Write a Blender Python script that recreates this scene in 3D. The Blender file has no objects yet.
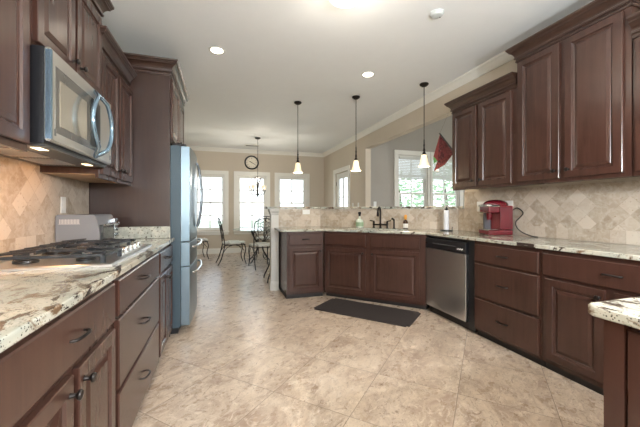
import bpy, bmesh, math, random
from mathutils import Vector, Matrix
random.seed(7)
PI = math.pi
sc = bpy.context.scene
COL = sc.collection

# ------------------------------------------------------------------ camera
cam_d = bpy.data.cameras.new('camera'); cam = bpy.data.objects.new('camera', cam_d); COL.objects.link(cam)
cam_d.sensor_width = 36.0; cam_d.sensor_fit = 'HORIZONTAL'
cam_d.lens = 314.65/640*36.0
cam_d.shift_y = -3.7/640
cam_d.clip_start = 0.02; cam_d.clip_end = 200
cam.location = (0, 0, 1.171); cam.rotation_euler = (PI/2, 0, -0.3012)
sc.camera = cam
# ------------------------------------------------------------------ colour management
sc.view_settings.view_transform = 'Standard'; sc.view_settings.look = 'None'
sc.view_settings.gamma = 1.0; sc.view_settings.use_curve_mapping = False
sc.view_settings.exposure = 0.60
# ------------------------------------------------------------------ world: bright hazy sky
W = bpy.data.worlds.new('sky'); sc.world = W; W.use_nodes = True
wn = W.node_tree.nodes; wl = W.node_tree.links
bg = wn['Background']
tc = wn.new('ShaderNodeTexCoord'); sx = wn.new('ShaderNodeSeparateXYZ'); cr = wn.new('ShaderNodeValToRGB')
wl.new(tc.outputs['Generated'], sx.inputs[0]); wl.new(sx.outputs['Z'], cr.inputs['Fac'])
cr.color_ramp.elements[0].position = 0.0; cr.color_ramp.elements[0].color = (0.86, 0.93, 0.95, 1)
cr.color_ramp.elements[1].position = 0.7; cr.color_ramp.elements[1].color = (0.50, 0.72, 1.0, 1)
wl.new(cr.outputs['Color'], bg.inputs['Color'])
bg.inputs['Strength'].default_value = 2.1

def lamp(name, kind, loc, energy, color=(1, 1, 1), rot=(0, 0, 0), **kw):
    d = bpy.data.lights.new(name, kind); d.energy = energy; d.color = color
    for k, v in kw.items(): setattr(d, k, v)
    o = bpy.data.objects.new(name, d); COL.objects.link(o); o.location = loc; o.rotation_euler = rot
    return o
def portal(loc, rot, sx_, sy_):
    d = bpy.data.lights.new('daylight_portal', 'AREA'); d.shape = 'RECTANGLE'; d.size = sx_; d.size_y = sy_
    d.cycles.is_portal = True
    o = bpy.data.objects.new('daylight_portal', d); COL.objects.link(o); o.location = loc; o.rotation_euler = rot
# sun from behind and to the right; it enters only through the patio door and the sitting-room east window
_sd = Vector((-.42, .62, -.66)).normalized()
sun = lamp('sun', 'SUN', (3, -6, 8), 6.0, (1.0, .96, .90), angle=.02)
sun.rotation_euler = _sd.to_track_quat('-Z', 'Y').to_euler()
# portals sit just outside the panes and point indoors
portal((0.82, 9.07, 1.36), (-PI/2, 0, 0), 3.2, 1.5)
portal((4.77, 6.67, 1.5), (-PI/2, 0, 0), 1.9, 1.8)
portal((1.0, -2.62, 1.25), (PI/2, 0, 0), 2.9, 2.3)
portal((7.72, 3.2, 1.4), (PI/2, 0, PI/2), 4.4, 2.2)
portal((3.14, 7.40, 1.15), (PI/2, 0, PI/2), .9, 1.9)

# ------------------------------------------------------------------ materials
MATS = {}
def nmat(name):
    m = bpy.data.materials.new(name); m.use_nodes = True
    return m, m.node_tree.nodes, m.node_tree.links, m.node_tree.nodes['Principled BSDF']
def simple(name, col, rough=.5, metal=0, bump=0, bscale=60, spec=.5, coat=0, emit=None, es=0, var=0, vscale=8):
    m, n, l, b = nmat(name)
    b.inputs['Base Color'].default_value = (*col, 1); b.inputs['Roughness'].default_value = rough
    b.inputs['Metallic'].default_value = metal; b.inputs['Specular IOR Level'].default_value = spec
    b.inputs['Coat Weight'].default_value = coat
    if emit: b.inputs['Emission Color'].default_value = (*emit, 1); b.inputs['Emission Strength'].default_value = es
    t = n.new('ShaderNodeTexCoord')
    if bump:
        no = n.new('ShaderNodeTexNoise'); no.inputs['Scale'].default_value = bscale
        l.new(t.outputs['Object'], no.inputs['Vector'])
        bp = n.new('ShaderNodeBump'); bp.inputs['Strength'].default_value = bump; bp.inputs['Distance'].default_value = .01
        l.new(no.outputs['Fac'], bp.inputs['Height']); l.new(bp.outputs['Normal'], b.inputs['Normal'])
    no = n.new('ShaderNodeTexNoise'); no.inputs['Scale'].default_value = vscale; no.inputs['Detail'].default_value = 4
    l.new(t.outputs['Object'], no.inputs['Vector'])
    rp = n.new('ShaderNodeMapRange'); rp.inputs['To Min'].default_value = 1-max(var, .02); rp.inputs['To Max'].default_value = 1+max(var, .02)
    l.new(no.outputs['Fac'], rp.inputs['Value'])
    mx = n.new('ShaderNodeVectorMath'); mx.operation = 'SCALE'; mx.inputs[0].default_value = col
    l.new(rp.outputs['Result'], mx.inputs['Scale']); l.new(mx.outputs['Vector'], b.inputs['Base Color'])
    MATS[name] = m
    return m
def mixc(n, l, fac, a, b):
    mx = n.new('ShaderNodeMix'); mx.data_type = 'RGBA'
    if isinstance(fac, float): mx.inputs[0].default_value = fac
    else: l.new(fac, mx.inputs[0])
    for i, v in ((6, a), (7, b)):
        if isinstance(v, tuple): mx.inputs[i].default_value = (*v, 1)
        else: l.new(v, mx.inputs[i])
    return mx.outputs[2]
def ramp(n, l, src, p0, p1, inv=False):
    r = n.new('ShaderNodeMapRange'); r.inputs['From Min'].default_value = p0; r.inputs['From Max'].default_value = p1
    r.inputs['To Min'].default_value = 1 if inv else 0; r.inputs['To Max'].default_value = 0 if inv else 1
    l.new(src, r.inputs['Value']); return r.outputs['Result']
def noise(n, l, vec, scale, detail=5, rough=.55, dist=0):
    t = n.new('ShaderNodeTexNoise'); t.inputs['Scale'].default_value = scale; t.inputs['Detail'].default_value = detail
    t.inputs['Roughness'].default_value = rough; t.inputs['Distortion'].default_value = dist
    l.new(vec, t.inputs['Vector']); return t.outputs['Fac']

def wood(name, dark, light, rough=.3, gs=(28, 28, 2.2)):
    m, n, l, b = nmat(name)
    t = n.new('ShaderNodeTexCoord'); mp = n.new('ShaderNodeMapping'); mp.inputs['Scale'].default_value = gs
    l.new(t.outputs['Object'], mp.inputs['Vector'])
    g = noise(n, l, mp.outputs['Vector'], 1.0, 6, .6, .4)
    c = mixc(n, l, ramp(n, l, g, .3, .72), dark, light)
    big = noise(n, l, t.outputs['Object'], 3.0, 3)
    c = mixc(n, l, ramp(n, l, big, .35, .75), c, light)
    l.new(c, b.inputs['Base Color']); b.inputs['Roughness'].default_value = rough
    b.inputs['Specular IOR Level'].default_value = .5; b.inputs['Coat Weight'].default_value = .22; b.inputs['Coat Roughness'].default_value = .30
    MATS[name] = m
    return m
CAB = wood('cherry_stained_wood', (.029, .0105, .0072), (.064, .0275, .019), .27)
CABD = wood('dark_stained_wood', (.028, .0125, .0085), (.050, .024, .016), .32)
TOE = simple('toe_kick_black', (.012, .009, .008), .6)
SHELF = simple('raw_maple_underside', (.42, .27, .15), .5, var=.1)
BRZ = simple('oil_rubbed_bronze', (.022, .017, .015), .36, metal=.6)
IRON = simple('dark_iron', (.022, .019, .017), .5, metal=.3)
WHITE = simple('white_trim_paint', (.78, .76, .70), .4)
CEIL = simple('ceiling_paint', (.86, .875, .875), .9, bump=.15, bscale=180)
BEIGE = simple('beige_wall_paint', (.57, .50, .405), .85, bump=.08, bscale=200)
GREYW = simple('greige_wall_paint', (.38, .35, .31), .85, bump=.08, bscale=200)
PILM = simple('pale_pilaster_paint', (.52, .50, .46), .45)
CREAM = simple('cream_cushion', (.62, .62, .58), .85, bump=.2)
RUBBER = simple('dark_brown_mat', (.030, .022, .020), .75, bump=.4, bscale=350)
BLACK = simple('black_plastic', (.012, .012, .014), .3)
BLACKM = simple('cast_iron_grate', (.022, .025, .029), .36, bump=.2, bscale=200)
SS = None
def steel(name, col, rough, aniso=.5, bs=.03):
    m, n, l, b = nmat(name)
    t = n.new('ShaderNodeTexCoord'); mp = n.new('ShaderNodeMapping'); mp.inputs['Scale'].default_value = (2, 2, 420)
    l.new(t.outputs['Object'], mp.inputs['Vector'])
    g = noise(n, l, mp.outputs['Vector'], 1.0, 3)
    b.inputs['Base Color'].default_value = (*col, 1); b.inputs['Metallic'].default_value = 1
    r = n.new('ShaderNodeMapRange'); r.inputs['To Min'].default_value = rough-.05; r.inputs['To Max'].default_value = rough+.07
    l.new(g, r.inputs['Value']); l.new(r.outputs['Result'], b.inputs['Roughness'])
    bp = n.new('ShaderNodeBump'); bp.inputs['Strength'].default_value = bs; bp.inputs['Distance'].default_value = .002
    l.new(g, bp.inputs['Height']); l.new(bp.outputs['Normal'], b.inputs['Normal'])
    return m
SS = simple('brushed_stainless', (.72, .73, .74), .30, metal=1)
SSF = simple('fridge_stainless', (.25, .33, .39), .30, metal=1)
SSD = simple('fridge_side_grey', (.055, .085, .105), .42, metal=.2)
SSM = simple('microwave_satin_face', (.52, .50, .46), .30, metal=.75)
CHROME = simple('polished_metal', (.75, .78, .80), .12, metal=1)
HANDLE = simple('grey_steel_handle', (.20, .22, .24), .3, metal=.9)
BLUEM = simple('bluish_polished_metal', (.30, .44, .58), .18, metal=.9)
MGLASS = simple('microwave_window', (.50, .45, .37), .15, metal=.7, spec=.8)
RED = simple('red_gloss_plastic', (.12, .008, .014), .2, coat=.4)
REDM = simple('red_satin_plastic', (.21, .022, .026), .38)
TOAST = simple('toaster_housing', (.22, .225, .24), .4, metal=.3)
PAPER = simple('paper_towel', (.80, .80, .82), .9, bump=.3)
PLATE = simple('white_outlet_plate', (.78, .78, .75), .4)
SLOT = simple('outlet_slot', (.06, .06, .06), .5)
RUST = simple('bottle_amber', (.05, .022, .012), .12)
GOLD = simple('gold_cap', (.65, .30, .04), .4)
LABELW = simple('bottle_label', (.75, .73, .68), .6)
CLOCKF = simple('clock_face', (.72, .66, .54), .6)
LED = simple('lamp_lens', (1, 1, 1), .4, emit=(1.0, .93, .80), es=9)
LEDW = simple('hood_lamp_lens', (1, 1, 1), .4, emit=(1.0, .78, .45), es=2)
LEAF = simple('tree_leaves', (.34, .48, .28), .7, var=.4, vscale=1.2)
BARK = simple('tree_bark', (.12, .09, .07), .9)
GRASS = simple('lawn', (.30, .33, .24), .9, var=.3)
DECK = simple('deck_boards', (.42, .38, .34), .8)
GROUND = simple('patio_concrete', (.45, .44, .42), .9)
BLIND = simple('white_blind_slat', (.72, .72, .68), .5)

def glassy(name, tint=(1, 1, 1), rough=0.02, gl=.10):
    m = bpy.data.materials.new(name); m.use_nodes = True; n = m.node_tree.nodes; l = m.node_tree.links; n.clear()
    o = n.new('ShaderNodeOutputMaterial'); a = n.new('ShaderNodeBsdfTransparent'); g = n.new('ShaderNodeBsdfGlossy'); x = n.new('ShaderNodeMixShader')
    f = n.new('ShaderNodeFresnel'); ge = n.new('ShaderNodeNewGeometry'); io = n.new('ShaderNodeMapRange'); io.inputs['To Min'].default_value = 1.45; io.inputs['To Max'].default_value = 1/1.45
    l.new(ge.outputs['Backfacing'], io.inputs['Value']); l.new(io.outputs['Result'], f.inputs['IOR'])
    a.inputs['Color'].default_value = (*tint, 1); g.inputs['Roughness'].default_value = rough
    l.new(f.outputs[0], x.inputs[0]); l.new(a.outputs[0], x.inputs[1]); l.new(g.outputs[0], x.inputs[2]); l.new(x.outputs[0], o.inputs[0])
    MATS[name] = m; return m
PANE = glassy('window_pane')
TGLASS = glassy('table_glass', (.78, .90, .86))
BGLASS = glassy('pale_green_glass', (.62, .74, .60), .05)

def shade_mat(name, col, es):
    m, n, l, b = nmat(name)
    b.inputs['Base Color'].default_value = (.85, .80, .68, 1); b.inputs['Roughness'].default_value = .35
    b.inputs['Emission Color'].default_value = (*col, 1); b.inputs['Emission Strength'].default_value = es
    t = n.new('ShaderNodeTexCoord'); s = n.new('ShaderNodeSeparateXYZ'); l.new(t.outputs['Object'], s.inputs[0])
    return m
SHADE = shade_mat('frosted_lit_glass', (1.0, .74, .38), .45)
SHADE2 = shade_mat('peach_lit_glass', (1.0, .72, .45), .35)

def granite(name, veil=0.0):
    m, n, l, b = nmat(name)
    t = n.new('ShaderNodeTexCoord'); v = t.outputs['Object']
    mp = n.new('ShaderNodeMapping'); mp.inputs['Scale'].default_value = (1, .55, 1); mp.inputs['Rotation'].default_value = (0, 0, .5)
    l.new(v, mp.inputs['Vector']); w = mp.outputs['Vector']
    c = mixc(n, l, ramp(n, l, noise(n, l, w, 5, 6), .40, .60), (.52, .485, .395), (.36, .39, .345))
    c = mixc(n, l, ramp(n, l, noise(n, l, w, 9, 6, .6, .6), .54, .66), c, (.58, .57, .50))
    c = mixc(n, l, ramp(n, l, noise(n, l, w, 7.0, 9, .72, 1.6), .53, .60), c, (.17, .105, .060))
    c = mixc(n, l, ramp(n, l, noise(n, l, w, 8, 9, .72, 1.2), .55, .585), c, (.045, .03, .024))
    vo = n.new('ShaderNodeTexVoronoi'); vo.inputs['Scale'].default_value = 130; l.new(v, vo.inputs['Vector'])
    sp = ramp(n, l, vo.outputs['Distance'], .22, .34, True)
    msk = ramp(n, l, noise(n, l, v, 38, 3), .44, .52)
    mu = n.new('ShaderNodeMath'); mu.operation = 'MULTIPLY'; l.new(sp, mu.inputs[0]); l.new(msk, mu.inputs[1])
    c = mixc(n, l, mu.outputs[0], c, (.045, .035, .032))
    l.new(c, b.inputs['Base Color']); b.inputs['Roughness'].default_value = .13; b.inputs['Specular IOR Level'].default_value = .5
    return m
GRAN = granite('polished_granite')
def speck(name):
    m, n, l, b = nmat(name); t = n.new('ShaderNodeTexCoord'); v = t.outputs['Object']
    c = mixc(n, l, ramp(n, l, noise(n, l, v, 22, 5), .40, .60), (.56, .54, .45), (.40, .40, .34))
    c = mixc(n, l, ramp(n, l, noise(n, l, v, 60, 5, .7), .56, .62), c, (.08, .06, .05))
    l.new(c, b.inputs['Base Color']); b.inputs['Roughness'].default_value = .15
    return m
GRANS = speck('speckled_granite')

def tile_mat(name):
    # local frame: x along the wall, z up, z = 0 at the worktop
    m, n, l, b = nmat(name)
    t = n.new('ShaderNodeTexCoord'); s = n.new('ShaderNodeSeparateXYZ'); l.new(t.outputs['Object'], s.inputs[0])
    cb = n.new('ShaderNodeCombineXYZ'); l.new(s.outputs['X'], cb.inputs['X']); l.new(s.outputs['Z'], cb.inputs['Y'])
    def brick(rot, w, h, off, loc=(0, 0, 0)):
        mp = n.new('ShaderNodeMapping'); mp.inputs['Rotation'].default_value = (0, 0, rot); mp.inputs['Location'].default_value = loc
        l.new(cb.outputs[0], mp.inputs['Vector'])
        br = n.new('ShaderNodeTexBrick'); br.offset = off; br.squash = 1.0
        br.inputs['Scale'].default_value = 1; br.inputs['Brick Width'].default_value = w; br.inputs['Row Height'].default_value = h
        br.inputs['Mortar Size'].default_value = .0016; br.inputs['Mortar Smooth'].default_value = .3; br.inputs['Bias'].default_value = 0
        br.inputs['Color1'].default_value = (.33, .255, .18, 1); br.inputs['Color2'].default_value = (.58, .50, .41, 1)
        br.inputs['Mortar'].default_value = (.36, .29, .22, 1)
        l.new(mp.outputs['Vector'], br.inputs['Vector']); return br
    d = brick(PI/4, .102, .102, 0.0, (0.0, 0.0, 0)); r = brick(0, .102, .102, 0)
    band = n.new('ShaderNodeMath'); band.operation = 'GREATER_THAN'; band.inputs[1].default_value = .1; l.new(s.outputs['Z'], band.inputs[0])
    c = mixc(n, l, band.outputs[0], r.outputs['Color'], d.outputs['Color'])
    no = noise(n, l, t.outputs['Object'], 22, 8, .65, .5)
    c = mixc(n, l, ramp(n, l, no, .42, .75), c, (.56, .50, .42))
    no2 = noise(n, l, t.outputs['Object'], 60, 4, .6)
    c = mixc(n, l, ramp(n, l, no2, .62, .72), c, (.28, .20, .13))
    l.new(c, b.inputs['Base Color']); b.inputs['Roughness'].default_value = .42
    mx = n.new('ShaderNodeMix'); mx.data_type = 'FLOAT'; l.new(band.outputs[0], mx.inputs[0]); l.new(r.outputs['Fac'], mx.inputs[2]); l.new(d.outputs['Fac'], mx.inputs[3])
    bp = n.new('ShaderNodeBump'); bp.invert = True; bp.inputs['Strength'].default_value = .35; bp.inputs['Distance'].default_value = .003
    l.new(mx.outputs[0], bp.inputs['Height']); l.new(bp.outputs['Normal'], b.inputs['Normal'])
    return m
TILE = tile_mat('tumbled_travertine_tile')

def floor_mat():
    m, n, l, b = nmat('porcelain_floor_tile')
    t = n.new('ShaderNodeTexCoord')
    mp = n.new('ShaderNodeMapping'); mp.vector_type = 'POINT'
    # world x,y rotated so joints run on the diagonal and pass through x+y=2.34, y-x=0.22
    mp.inputs['Rotation'].default_value = (0, 0, -PI/4)
    u0 = 2.34/math.sqrt(2); v0 = .22/math.sqrt(2)
    # rotation by -45: (x,y)->((x+y)/r2, (y-x)/r2)
    mp.inputs['Location'].default_value = (-u0+5.25, -v0+5.25, 0)
    l.new(t.outputs['Object'], mp.inputs['Vector'])
    br = n.new('ShaderNodeTexBrick'); br.offset = 0; br.squash = 1
    br.inputs['Scale'].default_value = 1; br.inputs['Brick Width'].default_value = .525; br.inputs['Row Height'].default_value = .525
    br.inputs['Mortar Size'].default_value = .0022; br.inputs['Mortar Smooth'].default_value = .2
    br.inputs['Color1'].default_value = (0, 0, 0, 1); br.inputs['Color2'].default_value = (1, 1, 1, 1); br.inputs['Mortar'].default_value = (.5, .5, .5, 1)
    l.new(mp.outputs['Vector'], br.inputs['Vector'])
    sc_ = n.new('ShaderNodeVectorMath'); sc_.operation = 'SCALE'; sc_.inputs['Scale'].default_value = 13.0
    l.new(br.outputs['Color'], sc_.inputs[0])
    ad = n.new('ShaderNodeVectorMath'); ad.operation = 'ADD'; l.new(mp.outputs['Vector'], ad.inputs[0]); l.new(sc_.outputs['Vector'], ad.inputs[1])
    st = n.new('ShaderNodeMapping'); st.inputs['Rotation'].default_value = (0, 0, .55); st.inputs['Scale'].default_value = (1, 1.6, 1); l.new(ad.outputs['Vector'], st.inputs['Vector'])
    v = st.outputs['Vector']
    c = mixc(n, l, ramp(n, l, noise(n, l, v, 3.0, 9, .68, 1.3), .34, .60), (.33, .235, .172), (.60, .49, .385))
    c = mixc(n, l, ramp(n, l, noise(n, l, v, 8, 9, .75, 2.0), .52, .62), c, (.66, .56, .46))
    c = mixc(n, l, ramp(n, l, noise(n, l, v, 9, 9, .75, 2.2), .55, .66), c, (.23, .155, .108))
    c = mixc(n, l, ramp(n, l, noise(n, l, v, 38, 5, .75, 1.5), .55, .68), c, (.27, .19, .135))
    c = mixc(n, l, br.outputs['Fac'], c, (.20, .15, .11))
    l.new(c, b.inputs['Base Color'])
    r = n.new('ShaderNodeMapRange'); r.inputs['To Min'].default_value = .20; r.inputs['To Max'].default_value = .38; b.inputs['Specular IOR Level'].default_value = .5
    l.new(noise(n, l, v, 9, 5), r.inputs['Value']); l.new(r.outputs['Result'], b.inputs['Roughness'])
    bp = n.new('ShaderNodeBump'); bp.invert = True; bp.inputs['Strength'].default_value = .3; bp.inputs['Distance'].default_value = .002
    l.new(br.outputs['Fac'], bp.inputs['Height']); l.new(bp.outputs['Normal'], b.inputs['Normal'])
    return m
FLOOR = floor_mat()

def fabric_mat():
    m, n, l, b = nmat('red_patterned_fabric')
    t = n.new('ShaderNodeTexCoord')
    c = mixc(n, l, ramp(n, l, noise(n, l, t.outputs['Object'], 26, 5, .7, 2.0), .47, .55), (.055, .003, .008), (.19, .03, .035))
    c = mixc(n, l, ramp(n, l, noise(n, l, t.outputs['Object'], 48, 3, .6, 2.0), .62, .66), c, (.30, .15, .13))
    l.new(c, b.inputs['Base Color']); b.inputs['Roughness'].default_value = .7
    return m
FAB = fabric_mat()
FABL = simple('light_red_fabric', (.26, .045, .045), .7)
FABG = simple('green_print_fabric', (.16, .42, .14), .7)

# ------------------------------------------------------------------ mesh helpers
def B(): return bmesh.new()
def box(bm, x0, x1, y0, y1, z0, z1):
    v = [bm.verts.new((x, y, z)) for x in (x0, x1) for y in (y0, y1) for z in (z0, z1)]
    for f in ((0, 1, 3, 2), (4, 6, 7, 5), (0, 4, 5, 1), (2, 3, 7, 6), (0, 2, 6, 4), (1, 5, 7, 3)): bm.faces.new([v[i] for i in f])
    return bm
def bev_box(bm, x0, x1, y0, y1, z0, z1, r=.004, seg=2):
    b2 = bmesh.new(); box(b2, x0, x1, y0, y1, z0, z1)
    bmesh.ops.bevel(b2, geom=b2.edges[:], offset=r, segments=seg, affect='EDGES', profile=.6)
    merge(bm, b2); return bm
def merge(bm, b2, M=None):
    if M: b2.transform(M)
    me = bpy.data.meshes.new('tmp'); b2.to_mesh(me); bm.from_mesh(me); bpy.data.meshes.remove(me); b2.free()
def lathe(bm, prof, c=(0, 0, 0), n=24, axis='Z'):
    rings = []
    for r, z in prof:
        ring = []
        for k in range(n):
            a = 2*PI*k/n; p = (r*math.cos(a), r*math.sin(a), z)
            if axis == 'Y': p = (p[0], z, p[1])
            if axis == 'X': p = (z, p[0], p[1])
            ring.append(bm.verts.new((p[0]+c[0], p[1]+c[1], p[2]+c[2])))
        rings.append(ring)
    for a, b in zip(rings, rings[1:]):
        for k in range(n): bm.faces.new((a[k], a[(k+1) % n], b[(k+1) % n], b[k]))
    for e in (rings[0], rings[-1]):
        try: bm.faces.new(e)
        except Exception: pass
    return bm
def tube(bm, pts, r, n=8, cap=True):
    pts = [Vector(p) for p in pts]; rings = []
    rr = r if isinstance(r, (list, tuple)) else [r]*len(pts)
    up = None
    for i, p in enumerate(pts):
        d = (pts[min(i+1, len(pts)-1)]-pts[max(i-1, 0)])
        if d.length < 1e-9: d = Vector((0, 0, 1))
        d.normalize()
        if up is None: up = Vector((0, 0, 1)) if abs(d.z) < .9 else Vector((1, 0, 0))
        s = d.cross(up)
        if s.length < 1e-6: s = d.orthogonal()
        s.normalize(); up = s.cross(d).normalized()
        rings.append([bm.verts.new(p+(s*math.cos(2*PI*k/n)+up*math.sin(2*PI*k/n))*rr[i]) for k in range(n)])
    for a, b in zip(rings, rings[1:]):
        for k in range(n): bm.faces.new((a[k], a[(k+1) % n], b[(k+1) % n], b[k]))
    if cap:
        bm.faces.new(rings[0]); bm.faces.new(rings[-1])
    return bm
def curve(pts, n=6):
    P = [Vector(p) for p in pts]; out = []
    for i in range(len(P)-1):
        a = P[max(i-1, 0)]; b = P[i]; c = P[i+1]; d = P[min(i+2, len(P)-1)]
        for k in range(n):
            t = k/n
            out.append(.5*((2*b)+(c-a)*t+(2*a-5*b+4*c-d)*t*t+(3*b-a-3*c+d)*t**3))
    out.append(P[-1]); return out
def slab(bm, outer, z0, z1, hole=None, r=.004):
    b2 = bmesh.new()
    def loop(pts):
        vs = [b2.verts.new((x, y, z1)) for x, y in pts]
        return vs, [b2.edges.new((vs[i], vs[(i+1) % len(vs)])) for i in range(len(vs))]
    vo, eo = loop(outer); E = list(eo); loops = [vo]
    if hole: vh, eh = loop(hole); E += eh; loops.append(vh)
    bmesh.ops.triangle_fill(b2, use_beauty=True, use_dissolve=False, edges=E)
    top = b2.faces[:]
    ret = bmesh.ops.extrude_face_region(b2, geom=top)
    vs = [g for g in ret['geom'] if isinstance(g, bmesh.types.BMVert)]
    bmesh.ops.translate(b2, verts=vs, vec=(0, 0, z0-z1))
    bmesh.ops.recalc_face_normals(b2, faces=b2.faces[:])
    if r:
        ed = [e for e in b2.edges if len(e.link_faces) == 2 and abs(e.calc_face_angle(0)) > .8 and abs(e.verts[0].co.z-e.verts[1].co.z) < 1e-6]
        bmesh.ops.bevel(b2, geom=ed, offset=r, segments=3, affect='EDGES', profile=.6)
    merge(bm, b2); return bm
def panel(bm, x0, x1, z0, z1, rings, y=0):
    """concentric rectangular rings (inset, depth) ending in a cap: cabinet doors, drawer fronts"""
    R = []
    for ins, d in rings:
        R.append([bm.verts.new(p) for p in ((x0+ins, y+d, z0+ins), (x1-ins, y+d, z0+ins), (x1-ins, y+d, z1-ins), (x0+ins, y+d, z1-ins))])
    for a, b in zip(R, R[1:]):
        for k in range(4): bm.faces.new((a[k], a[(k+1) % 4], b[(k+1) % 4], b[k]))
    bm.faces.new(R[-1]); bm.faces.new(list(reversed(R[0])))
    return bm
DOOR_R = [(0, .020), (0, .003), (.003, 0), (.050, 0), (.055, .009), (.062, .009), (.068, .013), (.073, .009), (.092, .002)]
DRAW_R = [(0, .020), (0, .005), (.006, 0)]
def sweep(bm, path, prof, closed=False):
    """profile (out, z) swept along a plan path; outward is to the right of travel"""
    P = [Vector((p[0], p[1])) for p in path]; N = len(P); rings = []
    for i, p in enumerate(P):
        def nrm(a, b): d = (b-a).normalized(); return Vector((d.y, -d.x))
        if closed: n1 = nrm(P[i-1], p); n2 = nrm(p, P[(i+1) % N])
        else:
            n1 = nrm(P[i-1], p) if i > 0 else nrm(p, P[i+1]); n2 = nrm(p, P[i+1]) if i < N-1 else n1
        m = (n1+n2); m = m/ (m.length_squared/2) if m.length > 1e-6 else n1
        rings.append([bm.verts.new((p.x+m.x*o, p.y+m.y*o, z)) for o, z in prof])
    pairs = list(zip(rings, rings[1:])) + ([(rings[-1], rings[0])] if closed else [])
    K = len(prof)
    for a, b in pairs:
        for k in range(K): bm.faces.new((a[k], a[(k+1) % K], b[(k+1) % K], b[k]))
    if not closed: bm.faces.new(rings[0]); bm.faces.new(list(reversed(rings[-1])))
    return bm

def obj(name, bm, mat, parent=None, smooth=False, label=None):
    bmesh.ops.recalc_face_normals(bm, faces=bm.faces[:])
    me = bpy.data.meshes.new(name); bm.to_mesh(me); bm.free()
    for m in (mat if isinstance(mat, list) else [mat]): me.materials.append(m)
    if smooth:
        for p in me.polygons: p.use_smooth = True
        if smooth is True:
            me.set_sharp_from_angle(angle=.7)
    o = bpy.data.objects.new(name, me); COL.objects.link(o)
    if parent: o.parent = parent
    if label: o['label'] = label
    return o
def thing(name, label, cat, loc=(0, 0, 0), rz=0, group=None):
    o = bpy.data.objects.new(name, None); COL.objects.link(o); o.empty_display_size = .1
    o.location = loc; o.rotation_euler = (0, 0, rz); o['label'] = label; o['category'] = cat
    if group: o['group'] = group
    return o
def tag(o, label, cat, group=None, kind=None):
    o['label'] = label; o['category'] = cat
    if group: o['group'] = group
    if kind: o['kind'] = kind
    return o
def struct(name, bm, mat, parent=None):
    o = obj(name, bm, mat, parent)
    if not parent: o['kind'] = 'structure'
    return o
def dup(root, loc, rz, label, group=None):
    r = root.copy(); COL.objects.link(r); r.location = loc; r.rotation_euler = (0, 0, rz); r['label'] = label
    if group: r['group'] = group
    for ch in list(root.children):
        c = ch.copy(); COL.objects.link(c); c.parent = r
        for g in list(ch.children):
            d = g.copy(); COL.objects.link(d); d.parent = c
    return r

# ================================================================== SETTING
XL, XR, XR2 = -1.10, 2.87, 2.99
YB, YN, YG = 8.85, -2.40, 6.45
XG = 7.50
CZ = 2.82
YP = 3.18          # tall panel beside the fridge

bm = B(); box(bm, XL-.15, XG+.15, YN-.15, YB+.15, -.12, 0); struct('floor', bm, FLOOR)
bm = B(); box(bm, XL-.15, XR2, YN-.15, YB+.15, CZ, CZ+.12); struct('ceiling', bm, CEIL)
CG = 3.5
bm = B(); box(bm, XR2, XG+.15, YN-.15, YG+.15, CG, CG+.12); struct('ceiling_sitting_room', bm, CEIL)
bm = B(); box(bm, XR2-.10, XR2, YN-.15, YG+.15, CZ+.121, CG); struct('wall_upper', bm, GREYW)
bm = B(); box(bm, XL-.15, XL, YN-.15, YB+.15, 0, CZ); struct('wall_left', bm, BEIGE)
# back wall with three windows
WZ0, WZ1 = .622, 2.108
wins = [(-.685, .063), (.40, 1.18), (1.507, 2.328)]
bm = B()
xs = [XL]+[v for w in wins for v in w]+[XR2]
for i in range(0, len(xs), 2): box(bm, xs[i], xs[i+1], YB, YB+.15, 0, CZ)
for a, b_ in wins: box(bm, a, b_, YB, YB+.15, 0, WZ0); box(bm, a, b_, YB, YB+.15, WZ1, CZ)
struct('wall_back', bm, BEIGE)
# right wall: header over the wide opening, low wall under the near end, door opening
bm = B()
box(bm, XR, XR2, YN, 3.19, 0, CZ)
box(bm, XR, XR2, 3.19, 3.45, 0, 1.185)
box(bm, XR, XR2, 3.19, 6.02, 2.46, CZ)
box(bm, XR, XR2, 6.02, 6.94, 0, CZ)
box(bm, XR, XR2, 6.94, 7.86, 2.12, CZ)
box(bm, XR, XR2, 7.86, YB, 0, CZ)
struct('wall_right', bm, BEIGE)
# near wall with a patio opening added behind the camera for daylight
bm = B()
box(bm, XL, -.45, YN-.15, YN, 0, CZ); box(bm, 2.45, XG, YN-.15, YN, 0, CZ); box(bm, -.45, 2.45, YN-.15, YN, 2.4, CZ); box(bm, XR2, XG, YN-.15, YN, CZ, CG)
struct('wall_front', bm, BEIGE)
# sitting room beyond the opening
GW = [(3.90, 4.71), (4.84, 5.64)]; GZ0, GZ1 = .664, 2.45
bm = B()
xs = [XR2, 3.90, 4.71, 4.84, 5.64, XG]
for i in range(0, 6, 2): box(bm, xs[i], xs[i+1], YG, YG+.15, 0, CG)
for a, b_ in GW: box(bm, a, b_, YG, YG+.15, 0, GZ0); box(bm, a, b_, YG, YG+.15, GZ1, CG)
struct('wall_sitting_room', bm, GREYW)
bm = B(); box(bm, XG, XG+.15, YN, 1.0, 0, CG); box(bm, XG, XG+.15, 5.4, YG+.15, 0, CG); box(bm, XG, XG+.15, 1.0, 5.4, 0, .3); box(bm, XG, XG+.15, 1.0, 5.4, 2.5, CG)
struct('wall_east', bm, GREYW)
# a grey skin on the sitting-room side of the shared wall
bm = B(); box(bm, XR2+.001, XR2+.012, YN, 3.19, 0, CZ); box(bm, XR2+.001, XR2+.012, 6.02, YG, 0, CZ); struct('wall_partition', bm, GREYW)

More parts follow.
